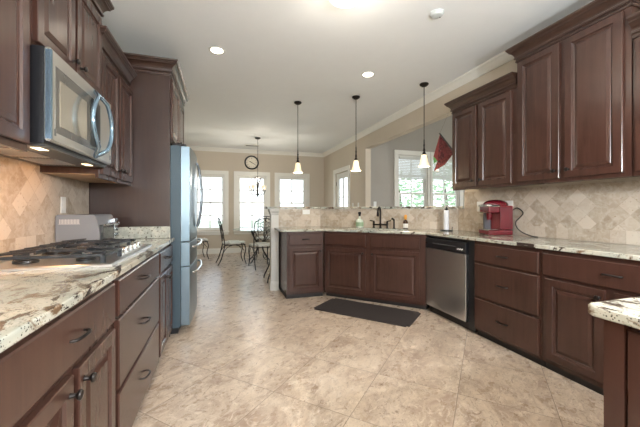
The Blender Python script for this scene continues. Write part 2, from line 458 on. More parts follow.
# crown mouldings of the room
CR = [(0, CZ-.095), (.010, CZ-.095), (.014, CZ-.082), (.030, CZ-.060), (.058, CZ-.030), (.072, CZ-.022), (.078, CZ-.002), (0, CZ-.002)]
bm = B(); sweep(bm, [(XL, YN), (XL, YB-.0), (XR, YB), (XR, YN)], CR); struct('trim_1', bm, WHITE)
BBP = [(0, .001), (.016, .001), (.016, .11), (.010, .125), (.004, .14), (0, .14)]
bm = B(); sweep(bm, [(XL, 4.2), (XL, YB), (XR, YB), (XR, 7.97)], BBP); struct('baseboard_back', bm, WHITE)
bm = B(); sweep(bm, [(XR, 6.83), (XR, 6.02)], BBP); struct('baseboard_right', bm, WHITE)
bm = B(); sweep(bm, [(XR2+.013, YG), (XG, YG)], BBP); struct('baseboard_sitting_room', bm, WHITE)

# windows
def window(idx, x0, x1, y, z0, z1, casing=.095, sill=True, shade=False, casl=None, casr=None, lites=2):
    w = bpy.data.objects.new('window_%d' % idx, None); COL.objects.link(w); w['kind'] = 'structure'; w.location = ((x0+x1)/2, y, z0)
    hw = (x1-x0)/2; H = z1-z0
    cl = casing if casl is None else casl; crr = casing if casr is None else casr
    bm = B()
    bev_box(bm, -hw-cl, -hw+.004, -.022, -.001, -.02, H+.004, .004)
    bev_box(bm, hw-.004, hw+crr, -.022, -.001, -.02, H+.004, .004)
    bev_box(bm, -hw-cl, hw+crr, -.026, -.001, H, H+casing+.01, .004)
    obj('casing', bm, WHITE, w)
    if sill:
        bm = B(); bev_box(bm, -hw-cl-.02, hw+crr+.02, -.06, -.001, -.05, -.02, .006); bev_box(bm, -hw-cl, hw+crr, -.02, -.001, -.12, -.05, .004)
        obj('sill', bm, WHITE, w)
    bm = B()
    for a, b_, c, d in ((-hw+.001, -hw+.03, .001, H-.001), (hw-.03, hw-.001, .001, H-.001), (-hw+.03, hw-.03, .001, .03), (-hw+.03, hw-.03, H-.03, H-.001)):
        box(bm, a, b_, .01, .12, c, d)
    obj('jamb', bm, WHITE, w)
    for k, (a, b_, yy) in enumerate(((.03, H/2+.02, .035), (H/2-.02, H-.03, .07))):
        bm = B(); st = .038
        X0, X1 = -hw+.031, hw-.031
        box(bm, X0, X0+st, yy, yy+.03, a, b_); box(bm, X1-st, X1, yy, yy+.03, a, b_)
        box(bm, X0+st, X1-st, yy, yy+.03, a, a+st); box(bm, X0+st, X1-st, yy, yy+.03, b_-st, b_)
        for q in range(1, lites):
            xm = X0+(X1-X0)*q/lites; box(bm, xm-.013, xm+.013, yy+.004, yy+.026, a+st, b_-st)
        zm = (a+b_)/2
        box(bm, X0+st, X1-st, yy+.006, yy+.024, zm-.013, zm+.013)
        s = obj('sash', bm, WHITE, w)
        bm = B(); box(bm, X0+st, X1-st, yy+.0135, yy+.0165, a+st, b_-st); obj('pane', bm, PANE, s)
    return w
for i, (a, b_) in enumerate(wins): window(i+1, a, b_, YB, WZ0, WZ1, .10)
for i, (a, b_) in enumerate(GW):
    window(i+4, a, b_, YG, GZ0, GZ1, .10, casl=.10 if i == 0 else .055, casr=.06 if i == 0 else .10)
# door to the outside in the right wall, full glass
dr = bpy.data.objects.new('door_1', None); COL.objects.link(dr); dr['kind'] = 'structure'; dr.location = (XR, 7.40, 0)
bm = B()
bev_box(bm, -.024, -.001, .455, .56, 0.001, 2.125, .004); bev_box(bm, -.024, -.001, -.56, -.455, 0.001, 2.125, .004); bev_box(bm, -.028, -.001, -.56, .56, 2.12, 2.225, .004)
obj('casing', bm, WHITE, dr)
bm = B(); DW = .44
box(bm, .03, .07, -DW, -DW+.13, .01, 2.11); box(bm, .03, .07, DW-.13, DW, .01, 2.11); box(bm, .03, .07, -DW+.13, DW-.13, 1.97, 2.11); box(bm, .03, .07, -DW+.13, DW-.13, .01, .26)
for z in (.67, 1.08, 1.49): box(bm, .035, .065, -DW+.13, DW-.13, z-.01, z+.01)
box(bm, .035, .065, -.01, .01, .26, 1.97)
leaf = obj('door_leaf', bm, WHITE, dr)
bm = B(); box(bm, .048, .052, -DW+.13, DW-.13, .26, 1.97); obj('pane', bm, PANE, leaf)
for z in (.3, 1.1, 1.85):
    bm = B(); lathe(bm, [(.007, -.05), (.007, .05)], (.024, DW+.006, z), 10); obj('hinge', bm, BRZ, dr)
bm = B(); lathe(bm, [(.025, .0), (.025, -.01), (.010, -.012), (.010, -.035), (.024, -.04), (.028, -.055), (.020, -.068), (.002, -.07)], (.03, -DW+.06, .98), 16, 'X'); obj('door_handle', bm, BRZ, dr)
# unseen patio door added behind the viewpoint to let daylight in
dr = bpy.data.objects.new('door_2', None); COL.objects.link(dr); dr['kind'] = 'structure'; dr.location = (1.0, YN, 0)
bm = B()
for a in (-1.45, -.51, .43, 1.38):
    box(bm, a+.001, a+.069, -.10, -.04, .001, 2.399)
box(bm, -1.38, 1.38, -.10, -.04, .001, .08); box(bm, -1.38, 1.38, -.10, -.04, 2.31, 2.399)
obj('door_frame', bm, WHITE, dr)
bm = B(); box(bm, -1.38, 1.38, -.072, -.068, .08, 2.31); obj('pane', bm, PANE, dr)
# unseen sitting-room east window, added so daylight comes through the opening
w = bpy.data.objects.new('window_6', None); COL.objects.link(w); w['kind'] = 'structure'; w.location = (XG, 3.2, .3)
bm = B()
for a in (-2.199, -1.10, -.03, 1.04, 2.139): box(bm, .04, .10, a, a+.06, .001, 2.199)
box(bm, .04, .10, -2.14, 2.14, .001, .06); box(bm, .04, .10, -2.14, 2.14, 2.14, 2.199)
obj('window_frame', bm, WHITE, w)
bm = B(); box(bm, .068, .072, -2.14, 2.14, .06, 2.14); obj('pane', bm, PANE, w)

# half wall behind the sink (L with a 45-degree leg)
HS = 6.167
bm = B(); bev_box(bm, XR-.006, XR2+.006, 3.162, 3.189, 1.2175, 1.399, .008, 3); struct('trim_8', bm, WHITE)
hw_poly = [(.70, 4.70), (HS-4.70, 4.70), (XR-.001, HS-XR+.001), (XR-.001, HS-XR+.17), (HS-4.70+.05, 4.82), (.70, 4.82)]
bm = B(); slab(bm, hw_poly, .001, 1.184, r=0); o = struct('wall_half', bm, BEIGE)

# tiled splashbacks: local x along the wall, z = 0 at the worktop
def splash(name, p0, p1, z0, z1, t=.008):
    p0, p1 = Vector(p0), Vector(p1); d = p1-p0
    bm = B(); box(bm, 0, d.length, -t, -.001, z0-.915, z1-.915)
    o = obj(name, bm, TILE); o.location = (p0.x, p0.y, .915); o.rotation_euler = (0, 0, math.atan2(d.y, d.x)); o['kind'] = 'structure'
    return o
splash('trim_2', (.70, 4.70), (HS-4.70, 4.70), .915, 1.183)
splash('trim_3', (HS-4.70, 4.70), (XR-.008, HS-XR+.008), .915, 1.183)
splash('trim_4', (XR, HS-XR-.002), (XR, 3.19), .915, 1.183)
splash('trim_5', (XR, 3.189), (XR, .3), .915, 1.388)
splash('trim_6', (XL, -.9), (XL, YP-.014), .915, 1.46)

# pilaster closing the half wall end
bm = B()
bev_box(bm, .675, .785, 4.56, 4.695, .001, 1.184, .003)
sweep(bm, [(.675, 4.56), (.785, 4.56), (.785, 4.695), (.675, 4.695)][::-1] and [(.675, 4.695), (.675, 4.56), (.785, 4.56)], [(0, .001), (.016, .001), (.016, .10), (.010, .125), (0, .13)][::1])
sweep(bm, [(.675, 4.695), (.675, 4.56), (.785, 4.56)], [(0, 1.10), (.008, 1.105), (.010, 1.125), (.024, 1.15), (.030, 1.182), (0, 1.182)])
o = struct('trim_7', bm, PILM)

# ================================================================== CABINETS
CROWN = [(0, 0), (.010, 0), (.012, .012), (.006, .016), (.006, .026), (.020, .030), (.022, .042), (.016, .046), (.018, .056), (.026, .070), (.040, .084), (.056, .092), (.056, .100), (.062, .102), (.066, .110), (.074, .116), (.076, .130), (0, .130)]
def knob(parent, x, z, mat=None):
    bm = B(); lathe(bm, [(.009, -.001), (.007, -.006), (.006, -.016), (.013, -.021), (.016, -.027), (.013, -.032), (.003, -.034)], (x, 0, z), 14, 'Y')
    return obj('knob', bm, BRZ, parent, smooth=True)
def pull(parent, x, z, w=.10):
    pts = curve([(x-w/2, -.0005, z), (x-w/2+.004, -.014, z), (x-w*.25, -.026, z+.003), (x, -.029, z+.004), (x+w*.25, -.026, z+.003), (x+w/2-.004, -.014, z), (x+w/2, -.0005, z)], 3)
    n = len(pts); rad = [.0042+.0018*math.sin(PI*i/(n-1)) for i in range(n)]
    bm = B(); tube(bm, pts, rad, 8); return obj('pull', bm, BRZ, parent, smooth=True)
def door(parent, x0, x1, z0, z1, kn=None, mat=None):
    bm = B(); panel(bm, x0, x1, z0, z1, DOOR_R, -.020)
    d = obj('door', bm, mat or CAB, parent)
    if kn:
        k = knob(d, kn[0], kn[1]); k.location = (0, -.020, 0)
    return d
def drawer(parent, x0, x1, z0, z1, pl=True, mat=None):
    bm = B(); panel(bm, x0, x1, z0, z1, DRAW_R, -.020)
    d = obj('drawer', bm, mat or CAB, parent)
    if pl:
        p = pull(d, (x0+x1)/2, (z0+z1)/2); p.location = (0, -.020, 0)
    return d
def base_cab(label, loc, rz, w, depth, items, group=None, mat=None, toe=.03, cat='cabinet', name='base_cabinet', top=.882, hollow=False):
    """front plane of the doors is local y = 0 - doors sit in front of the body at y=.0"""
    mat = mat or CAB
    t = thing(name, label, cat, loc, rz, group)
    bm = B(); box(bm, .001, w-.001, .0205, depth, .058, top if not hollow else .69)
    if hollow: box(bm, .001, w-.001, .0205, .060, .69, top); box(bm, .001, .02, .06, depth, .69, top); box(bm, w-.02, w-.001, .06, depth, .69, top)
    obj('body', bm, mat, t)
    bm = B(); box(bm, .001, w-.001, .0205+toe, depth, .001, .058); obj('toe_kick', bm, TOE, t)
    o = bpy.data.objects
    for it in items:
        k = it[0]
        if k == 'door': d = door(t, *it[1:5], kn=it[5] if len(it) > 5 else None, mat=mat)
        elif k == 'drawer': d = drawer(t, *it[1:5], pl=(it[5] if len(it) > 5 else True), mat=mat)
        d.location = (0, .0203, 0)
    return t
ZD0, ZD1, ZT0, ZT1 = .095, .675, .695, .855

# ---- right run (faces -x). local x runs towards the viewer
XF = 2.24
g = 'base cabinets under the right worktop'
base_cab('brown three-drawer base cabinet beside the dishwasher', (XF, 2.385, 0), -PI/2, .650, .60,
         [('drawer', .012, .632, ZT0, ZT1), ('drawer', .012, .632, .375, .678), ('drawer', .012, .632, .082, .358)], g)
base_cab('brown base cabinet with one wide drawer over two doors, right of the three drawers', (XF, 1.734, 0), -PI/2, .90, .60,
         [('drawer', .012, .888, ZT0, ZT1), ('door', .035, .405, ZD0, ZD1, (.380, .625)), ('door', .455, .86, ZD0, ZD1, (.485, .625))], g)
base_cab('brown base cabinet at the near end of the right worktop behind the island', (XF, .833, 0), -PI/2, .52, .60,
         [('drawer', .012, .508, ZT0, ZT1), ('door', .03, .49, ZD0, ZD1, (.46, .625))], g)
# dark filler beside dishwasher
bm = B(); box(bm, XF+.025, XF+.58, 2.388, 2.470, .02, .882); tag(obj('filler_panel', bm, BLACK), 'narrow black filler panel between dishwasher and drawer cabinet', 'panel')

# ---- dishwasher
t = thing('dishwasher', 'stainless steel dishwasher with black control strip beside the sink cabinet', 'dishwasher', (XF, 3.118, 0), -PI/2)
bm = B(); box(bm, .004, .640, .045, .58, .06, .878); obj('tub', bm, BLACK, t)
bm = B(); box(bm, .02, .625, .06, .39, .001, .06); obj('toe_kick', bm, TOE, t)
bm = B(); bev_box(bm, .006, .634, .006, .044, .085, .735, .006, 3); obj('door', bm, SS, t)
bm = B(); bev_box(bm, .006, .634, .002, .044, .740, .850, .008, 3); cp = obj('control_panel', bm, BLACK, t)
bm = B()
tube(bm, [(.14, .001, .80), (.50, .001, .80)], .006, 6)
obj('latch_handle', bm, simple('dark_grey_plastic', (.05, .05, .055), .35), cp)
bm = B(); lathe(bm, [(.010, .0015), (.010, -.001), (.002, -.0015)], (.035, 0, .795), 14, 'Y'); obj('button', bm, CHROME, cp)
bm = B()
for i in range(6): box(bm, .52+i*.014, .53+i*.014, -.0005, .0015, .772+(i % 2)*.006, .784+(i % 2)*.006)
obj('control_markings', bm, PLATE, cp)

# ---- sink cabinet at 45 degrees
SA = (1.308-.0, 4.034)
t = base_cab('wide dark sink cabinet set at an angle behind the floor mat', (1.320-.0142+.0, 4.05-.0142, 0), -PI/4, 1.325, .545,
         [('drawer', .012, .590, ZT0+.01, ZT1, False), ('drawer', .655, 1.255, ZT0+.01, ZT1, False),
          ('door', .012, .590, ZD0, ZD1, (.560, .62)), ('door', .655, 1.255, ZD0, ZD1, (.685, .62))], toe=.05, hollow=True)
base_cab('narrow dark base cabinet with one drawer and door next to the white pilaster', (.803, 4.03, 0), 0, .505, .635,
         [('drawer', .025, .480, ZT0+.01, ZT1), ('door', .025, .480, ZD0, ZD1, (.455, .62))], toe=.03)

# ---- left run (faces +x). local x runs away from the viewer
XLF = -.43
g = 'base cabinets under the left worktop'
LD = .645
base_cab('brown base cabinet with wide drawer over two doors, nearest on the left', (XLF, .755, 0), PI/2, .795, LD,
         [('drawer', .03, .772, ZT0+.004, ZT1+.008), ('door', .03, .382, ZD0, ZD1-.005, (.352, .62)), ('door', .42, .772, ZD0, ZD1-.005, (.455, .62))], g)
base_cab('brown three-drawer base cabinet beneath the gas cooktop', (XLF, 1.552, 0), PI/2, .955, LD,
         [('drawer', .024, .930, ZT0+.01, ZT1+.008), ('drawer', .024, .930, .382, .688), ('drawer', .024, .930, .082, .366)], g)
base_cab('brown base cabinet with drawer and two small doors beside the refrigerator panel', (XLF, 2.509, 0), PI/2, YP-.004-2.509, LD,
         [('drawer', .03, .63, ZT0+.01, ZT1), ('door', .03, .325, ZD0, ZD1, (.30, .62)), ('door', .335, .63, ZD0, ZD1, (.36, .62))], g)
base_cab('brown base cabinet beside the viewpoint on the left', (XLF, -.045, 0), PI/2, .798, LD,
         [('drawer', .012, .786, ZT0, ZT1), ('door', .012, .39, ZD0, ZD1, (.36, .62)), ('door', .41, .786, ZD0, ZD1, (.44, .62))], g)

# ---- worktops
def arc(cx, cy, r, a0, a1, n=6): return [(cx+r*math.cos(math.radians(a0+(a1-a0)*i/n)), cy+r*math.sin(math.radians(a0+(a1-a0)*i/n))) for i in range(n+1)]
s0 = 4.02+1.308
outer = [(.792, 4.555)] + [(.792, 4.555)][:0] + [(.722, 4.555)] + arc(.722+.06, 4.01+.06, .06, 180, 270) + [(5.318-4.01, 4.01), (2.23, 5.318-2.23), (2.23, .31), (XR-.0095, .31), (XR-.0095, HS-XR-.004), (HS-4.70-.006, 4.690), (.792, 4.690)]
def sq(u0, u1, v0, v1):  # 45-degree frame: u along the sink front from A, v inwards
    A = Vector((1.306, 4.036)); U = Vector((.7071, -.7071)); V = Vector((.7071, .7071))
    return [tuple(A+U*u+V*v) for u, v in ((u0, v0), (u1, v0), (u1, v1), (u0, v1))]
hole = sq(.25, 1.02, .09, .43)
bm = B(); slab(bm, outer, .884, .914, hole, .007)
tag(obj('countertop', bm, GRAN), 'long cream granite worktop running from the pilaster past the sink and coffee maker', 'countertop')
bm = B(); slab(bm, [(XL+.009, -.9), (-.42, -.9), (-.42, YP-.005), (XL+.009, YP-.005)], .884, .914, None, .007)
tag(obj('countertop', bm, GRAN), 'mottled cream granite worktop around the gas cooktop on the left', 'countertop')
bm = B(); bev_box(bm, XL+.012, -.455, YP-.026, YP-.004, .9155, 1.020, .003)
tag(obj('granite_upstand', bm, GRANS), 'short granite upstand against the dark panel beside the toaster', 'backsplash')
# sink bowl under the worktop: hollow
bm = B(); b2 = B()
a = sq(.24, 1.03, .08, .44); i_ = sq(.255, 1.015, .095, .425)
def ring4(bm, P0, z0, P1, z1):
    A0 = [bm.verts.new((p[0], p[1], z0)) for p in P0]; A1 = [bm.verts.new((p[0], p[1], z1)) for p in P1]
    for k in range(4): bm.faces.new((A0[k], A0[(k+1) % 4], A1[(k+1) % 4], A1[k]))
    return A1
ring4(b2, a, .8835, i_, .8835); A1 = ring4(b2, i_, .8835, sq(.275, .995, .115, .405), .70); b2.faces.new(A1)
bmesh.ops.remove_doubles(b2, verts=b2.verts[:], dist=.0005); merge(bm, b2)
sk = obj('kitchen_sink', bm, SS); tag(sk, 'stainless undermount sink set into the angled worktop', 'sink')

# bar ledge
ov = .035
bar = [(.635, 4.70-ov)] + [(HS-4.70-.015, 4.70-ov), (XR-.035, HS-XR-.0+.0-.015), (XR-.035, 3.192), (XR2+.03, 3.192), (XR2+.03, 3.44), (1.62, 5.02-.0), (.62, 5.02), (.62, 4.72)]
bm = B(); slab(bm, bar, 1.1865, 1.2165, None, .006)
tag(obj('bar_ledge', bm, GRAN), 'raised granite bar ledge running above the sink splashback', 'countertop')

# ---- upper cabinets
def upper(label, loc, rz, w, depth, z0, z1, doors, crown_path, group=None, rope=False, under=None, cz=None, rail=True, mat=None):
    t = thing('wall_cabinet', label, 'cabinet', loc, rz, group)
    bm = B(); box(bm, .001, w-.001, .0205, depth, z0+.012, z1); obj('body', bm, mat or CAB, t)
    bm = B(); box(bm, .018, w-.018, .04, depth-.002, z0+.008, z0+.0118); obj('underside', bm, under or CAB, t)
    bm = B(); box(bm, .001, w-.001, .0205, .040, z0-.012, z0+.0118); obj('light_rail', bm, mat or CAB, t)
    for d in doors:
        q = door(t, d[0], d[1], z0+.014, z1-.022, (d[2], z0+.075) if d[2] else None, mat); q.location = (0, .0203, 0)
    if crown_path:
        bm = B(); cz_ = z1 - .012 if cz is None else cz
        sweep(bm, crown_path, [(o_*.86, cz_+h_) for o_, h_ in CROWN])
        if rope:
            for (p, q) in zip(crown_path, crown_path[1:]):
                p, q = Vector(p), Vector(q); L = (q-p).length; dd = (q-p)/L; nn = Vector((dd.y, -dd.x))
                k = int(L/.012)
                for i in range(k):
                    c = p+dd*(i+.5)*L/k+nn*.010
                    b2 = B(); bmesh.ops.create_icosphere(b2, subdivisions=1, radius=.006)
                    merge(bm, b2, Matrix.Translation((c.x, c.y, cz_+.021)) @ Matrix.Rotation(.7, 4, 'Z'))
        obj('crown', bm, CABD, t)
    return t
XU = 2.494
g = 'wall cabinets on the right'
dep = XR-.009-XU
def cp(w, dep, l=True, r=True):
    p = [(w, dep)] if r else []
    p += [(w, 0.020), (0, 0.020)]
    if l: p += [(0, dep)]
    return p[::-1]   # travel left-to-right keeps outside on the right hand side
upper('shorter brown wall cabinet beside the window opening', (XU, 2.983, 0), -PI/2, .826, dep, 1.401, 2.277,
      [(.013, .360, .328), (.400, .776, .432)], cp(.826, dep, True, False), g)
upper('tall brown wall cabinet with rope crown at upper right', (XU-.008, 2.155, 0), -PI/2, .822, dep+.008, 1.401, 2.492,
      [(.019, .377, .347), (.417, .782, .448)], cp(.822, dep), g, rope=True)
upper('shorter brown wall cabinet at the right picture edge', (XU, 1.331, 0), -PI/2, .80, dep, 1.401, 2.277,
      [(.019, .38, .35), (.42, .78, .45)], cp(.80, dep, False, True), g)
# left wall cabinets
XLU = -.755
depL = XLU-(XL+.009)
g = 'wall cabinets on the left'
upper('near brown wall cabinet beside the microwave on the left', (XLU, .72, 0), PI/2, .895, depL, 1.425, 2.40,
      [(.02, .43, .40), (.46, .872, .49)], cp(.895, depL, True, False), g, under=SHELF)
upper('short brown wall cabinet directly above the microwave', (XLU+.008, 1.617, 0), PI/2, .783, depL+.008, 1.875, 2.43,
      [(.015, .375, .340), (.40, .768, .435)], cp(.783, depL+.008), g, under=SHELF)
upper('brown wall cabinet between the microwave and the refrigerator panel', (XLU, 2.402, 0), PI/2, YP-.004-2.402, depL, 1.395, 2.235,
      [(.02, .37, .34), (.40, .75, .43)], cp(YP-.082-2.402, depL, True, False), g, under=SHELF)

# tall panels and over-fridge cabinet
FX = -.44
t = thing('refrigerator_surround', 'tall dark wooden panels and crown boxing in the refrigerator', 'cabinet', (0, 0, 0))
bm = B(); box(bm, XL+.002, FX-.02, YP, YP+.022, .001, 2.41); obj('side_panel', bm, CABD, t)
bm = B(); box(bm, XL+.002, FX-.02, 4.14, 4.162, .001, 2.41); obj('side_panel', bm, CABD, t)
bm = B(); box(bm, XL+.002, FX-.021, YP+.023, 4.139, 1.80, 2.41); obj('body', bm, CAB, t)
for (y0, y1, ky) in ((YP+.03, 3.655, 3.61), (3.668, 4.13, 3.71)):
    bm = B(); panel(bm, y0, y1, 1.825, 2.385, DOOR_R, 0)
    bm.transform(Matrix(((0, -1, 0, FX), (1, 0, 0, 0), (0, 0, 1, 0), (0, 0, 0, 1))))
    d = obj('door', bm, CAB, t)
    bm = B(); lathe(bm, [(.009, -.001), (.007, .006), (.006, .016), (.013, .021), (.016, .027), (.013, .032), (.003, .034)], (FX, ky, 1.87), 14, 'X'); obj('knob', bm, BRZ, d, smooth=True)
bm = B(); sweep(bm, [(FX-.02, 4.162), (FX-.02, YP), (XL+.003, YP)][::-1] and [(XL+.003, YP), (FX-.02, YP), (FX-.02, 4.162)], [(o_, 2.405+h_) for o_, h_ in CROWN])
obj('crown', bm, CABD, t)

# ================================================================== REFRIGERATOR
t = thing('refrigerator', 'stainless french-door refrigerator at the end of the left worktop', 'refrigerator', (0, 0, 0))
FY0, FY1 = 3.222, 4.12
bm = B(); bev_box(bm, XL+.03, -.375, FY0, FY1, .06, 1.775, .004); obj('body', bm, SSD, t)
bm = B(); box(bm, XL+.06, -.40, FY0+.02, FY1-.02, .001, .06); obj('base_grille', bm, BLACK, t)
def fdoor(y0, y1, z0, z1, nm='door'):
    pr = [(-.372, y0), (-.372, y1)]
    n = 8; bow = []
    fy = FY0; L = FY1-FY0
    for i in range(n+1):
        y = y1+(y0-y1)*i/n; s = (y-fy)/L
        bow.append((-.298+.022*math.sin(PI*max(0, min(1, s)))**.7, y))
    bm = B(); slab(bm, pr+bow, z0, z1, None, .006); return obj(nm, bm, SSF, t)
mid = (FY0+FY1)/2
d1 = fdoor(FY0+.002, mid-.003, .870, 1.772); d2 = fdoor(mid+.003, FY1-.002, .870, 1.772)
dm = fdoor(FY0+.002, FY1-.002, .635, .863, 'drawer'); dl = fdoor(FY0+.002, FY1-.002, .075, .628, 'drawer')
for d, y in ((d1, mid-.05), (d2, mid+.05)):
    bm = B()
    tube(bm, curve([(-.264, y, .99), (-.246, y, 1.03), (-.222, y, 1.18), (-.214, y, 1.33), (-.222, y, 1.48), (-.246, y, 1.63), (-.264, y, 1.67)], 5), .012, 10)
    obj('handle', bm, HANDLE, d, smooth=True)
for d, z in ((dm, .815), (dl, .565)):
    bm = B()
    tube(bm, curve([(-.280, FY0+.07, z), (-.256, FY0+.09, z), (-.236, FY0+.2, z), (-.222, mid, z), (-.236, FY1-.2, z), (-.256, FY1-.09, z), (-.280, FY1-.07, z)], 5), .012, 10)
    obj('handle', bm, CHROME, d, smooth=True)
for y in (FY0+.04, FY1-.04):
    bm = B(); bev_box(bm, -.44, -.33, y-.03, y+.03, 1.7765, 1.795, .004); obj('hinge_cover', bm, BLACK, t)

# ================================================================== MICROWAVE
MX, MY0, MY1, MZ0, MZ1 = -.70, 1.625, 2.395, 1.455, 1.868
t = thing('microwave', 'over-the-range stainless microwave with curved blue-grey handle', 'microwave', (0, 0, 0))
bm = B(); box(bm, XL+.012, MX-.026, MY0+.002, MY1-.002, MZ0, MZ1); obj('housing', bm, BLACK, t)
bm = B()
b2 = B(); box(b2, MX-.025, MX, MY0, MY1, MZ0+.012, MZ1); bmesh.ops.bevel(b2, geom=b2.edges[:], offset=.006, segments=3, affect='EDGES'); merge(bm, b2)
dr_ = obj('door', bm, SSM, t)
bm = B(); bev_box(bm, MX-.004, MX+.0015, MY0+.04, MY1-.22, MZ0+.055, MZ1-.065, .002); wf = obj('window_frame', bm, simple('microwave_bezel', (.17, .16, .145), .25, metal=.5), dr_)
bm = B(); bev_box(bm, MX, MX+.0035, MY0+.075, MY1-.40, MZ0+.09, MZ1-.115, .002); obj('window', bm, MGLASS, wf)
bm = B(); box(bm, MX-.02, MX+.0018, MY0-.0005, MY0+.012, MZ0+.02, MZ1-.01); obj('edge_reflection', bm, BLUEM, dr_)  # window daylight reflected on the door edge, put in as blue colour
# lens-shaped pair of bowed handle bars
zc = (MZ0+MZ1)/2
yh = 2.105
for s, nm in ((-1, 'handle'), (1, 'handle')):
    bm = B(); pts = []
    for i in range(17):
        q = -1+2*i/16; c_ = 1-q*q
        pts.append((MX+.004+.040*min(1, c_*2.2), yh+s*.150*c_, zc+q*.185))
    tube(bm, pts, .0115, 10); obj(nm, bm, BLUEM, dr_, smooth=True)
bm = B(); box(bm, MX+.0016, MX+.0028, yh-.06, yh+.085, zc-.13, zc+.13); obj('control_panel', bm, BLACK, dr_)
for (y, s) in ((MY0+.03, 1), (MY1-.035, 1)):
    bm = B(); box(bm, MX, MX+.002, y, y+.014, MZ0+.04, MZ0+.07); obj('badge', bm, simple('dark_badge', (.08, .08, .08), .4), dr_)
bm = B(); box(bm, XL+.03, MX-.03, MY0+.02, MY1-.02, MZ0-.010, MZ0-.0005)
us = obj('underside', bm, simple('microwave_underside', (.10, .10, .10), .4, metal=.5), t)
for y0 in (MY0+.12, MY0+.42):
    bm = B()
    for i in range(12): box(bm, XL+.08+i*.014, XL+.088+i*.014, y0, y0+.24, MZ0-.013, MZ0-.0102)
    obj('vent_filter', bm, SS, us)
for y0 in (MY0+.06, MY1-.19):
    bm = B(); box(bm, MX-.10, MX-.065, y0, y0+.075, MZ0-.0125, MZ0-.0102); obj('hood_lamp', bm, LEDW, us)
    lamp('hood_light', 'SPOT', (MX-.085, y0+.05, MZ0-.02), 13 if y0 < 2 else 4, (1.0, .50, .20), (0, .75, 0), spot_size=2.4, spot_blend=.8, shadow_soft_size=.03)

# ================================================================== COOKTOP
t = thing('gas_cooktop', 'stainless gas cooktop with black cast iron grates in the left worktop', 'cooktop', (0, 0, 0))
CX0, CX1, CY0, CY1, CZ0 = -1.02, -.475, 1.635, 2.475, .9145
bm = B(); b2 = B(); panel(b2, CX0, CX1, CY0, CY1, [(0, 0), (0, -.010), (.006, -.014), (.022, -.014), (.032, -.008)], 0)
b2.transform(Matrix(((1, 0, 0, 0), (0, 0, 1, 0), (0, -1, 0, CZ0), (0, 0, 0, 1)))); merge(bm, b2)
obj('tray', bm, SS, t)
for (bx, by, br_) in ((-.88, 1.82, .048), (-.64, 1.82, .04), (-.86, 2.055, .06), (-.88, 2.29, .04), (-.66, 2.06, .035)):
    bm = B(); lathe(bm, [(br_, 0), (br_, .012), (br_*.8, .016), (br_*.8, .022), (br_*.72, .026), (.002, .027)], (bx, by, CZ0+.0085), 20); obj('burner', bm, BLACK, t, smooth=True)
def grate(y0, y1, x0, x1):
    bm = B(); h0, h1 = CZ0+.042, CZ0+.056; w_ = .011
    for y in (y0, y1-w_): bev_box(bm, x0, x1, y, y+w_, h0, h1, .002, 1)
    for x in (x0, x1-w_): bev_box(bm, x, x+w_, y0, y1, h0, h1, .002, 1)
    for f in (.28, .72):
        xm = x0+(x1-x0)*f; bev_box(bm, xm-.006, xm+.006, y0+.01, y0+(y1-y0)*.40, h0, h1+.004, .002, 1); bev_box(bm, xm-.006, xm+.006, y1-(y1-y0)*.40, y1-.01, h0, h1+.004, .002, 1)
    for x in (x0, x1-.018):
        for y in (y0, y1-.018): box(bm, x, x+.018, y, y+.018, CZ0+.0085, h0+.002)
    for f in (.22, .78):   # raised pan fingers
        yy = y0+(y1-y0)*f
        tube(bm, [(x0+.01, yy, h1), ((x0+x1)/2-.05, yy, h1+.012)], .005, 6); tube(bm, [(x1-.01, yy, h1), ((x0+x1)/2+.05, yy, h1+.012)], .005, 6)
    return obj('grate', bm, BLACKM, t)
grate(CY0+.035, CY0+.300, CX0+.04, CX1-.04); grate(CY0+.306, CY0+.555, CX0+.04, CX1-.125); grate(CY0+.561, CY1-.03, CX0+.04, CX1-.125)
for i in range(5):
    ky = CY0+.385+i*.092
    bm = B(); lathe(bm, [(.024, 0), (.024, .004), (.019, .006), (.017, .028), (.013, .032), (.002, .033)], (CX1-.068, ky, CZ0+.0085), 16); obj('knob', bm, CHROME, t, smooth=True)

# ================================================================== TOASTER OVEN
t = thing('toaster_oven', 'grey countertop toaster oven with slotted side behind the cooktop', 'toaster oven', (-1.085, 2.58, .9148))
TD, TL, TH = .262, .36, .222
pro = [(0, .012), (TD-.03, .012), (TD, .03), (TD-.004, .10), (TD-.014, .165), (TD-.030, TH-.010), (TD-.040, TH), (.01, TH), (0, TH-.01)]
bm = B()
v0 = [bm.verts.new((x, 0, z)) for x, z in pro]; v1 = [bm.verts.new((x, TL, z)) for x, z in pro]
for k in range(len(pro)): bm.faces.new((v0[k], v0[(k+1) % len(pro)], v1[(k+1) % len(pro)], v1[k]))
bm.faces.new(v0); bm.faces.new(v1); obj('housing', bm, TOAST, t)
bm = B()
for i in range(14): box(bm, .022+i*.0085, .0265+i*.0085, -.0012, .0002, .160, .190)
box(bm, .018, .142, -.0008, .0002, .156, .159); obj('vent_slots', bm, simple('pale_slots', (.55, .50, .47), .5), t)
bm = B(); bev_box(bm, TD-.012, TD+.012, .02, .27, .035, .15, .006); gd = obj('glass_door', bm, simple('dark_oven_glass', (.03, .03, .03), .1, spec=.8), t)
bm = B(); tube(bm, curve([(TD+.008, .03, .14), (TD+.035, .035, .15), (TD+.04, .145, .155), (TD+.035, .255, .15), (TD+.008, .26, .14)], 4), .008, 8); obj('handle', bm, CHROME, gd, smooth=True)
bm = B(); bev_box(bm, TD-.03, TD+.010, .28, .355, .03, .19, .006); cpn = obj('control_panel', bm, CHROME, t)
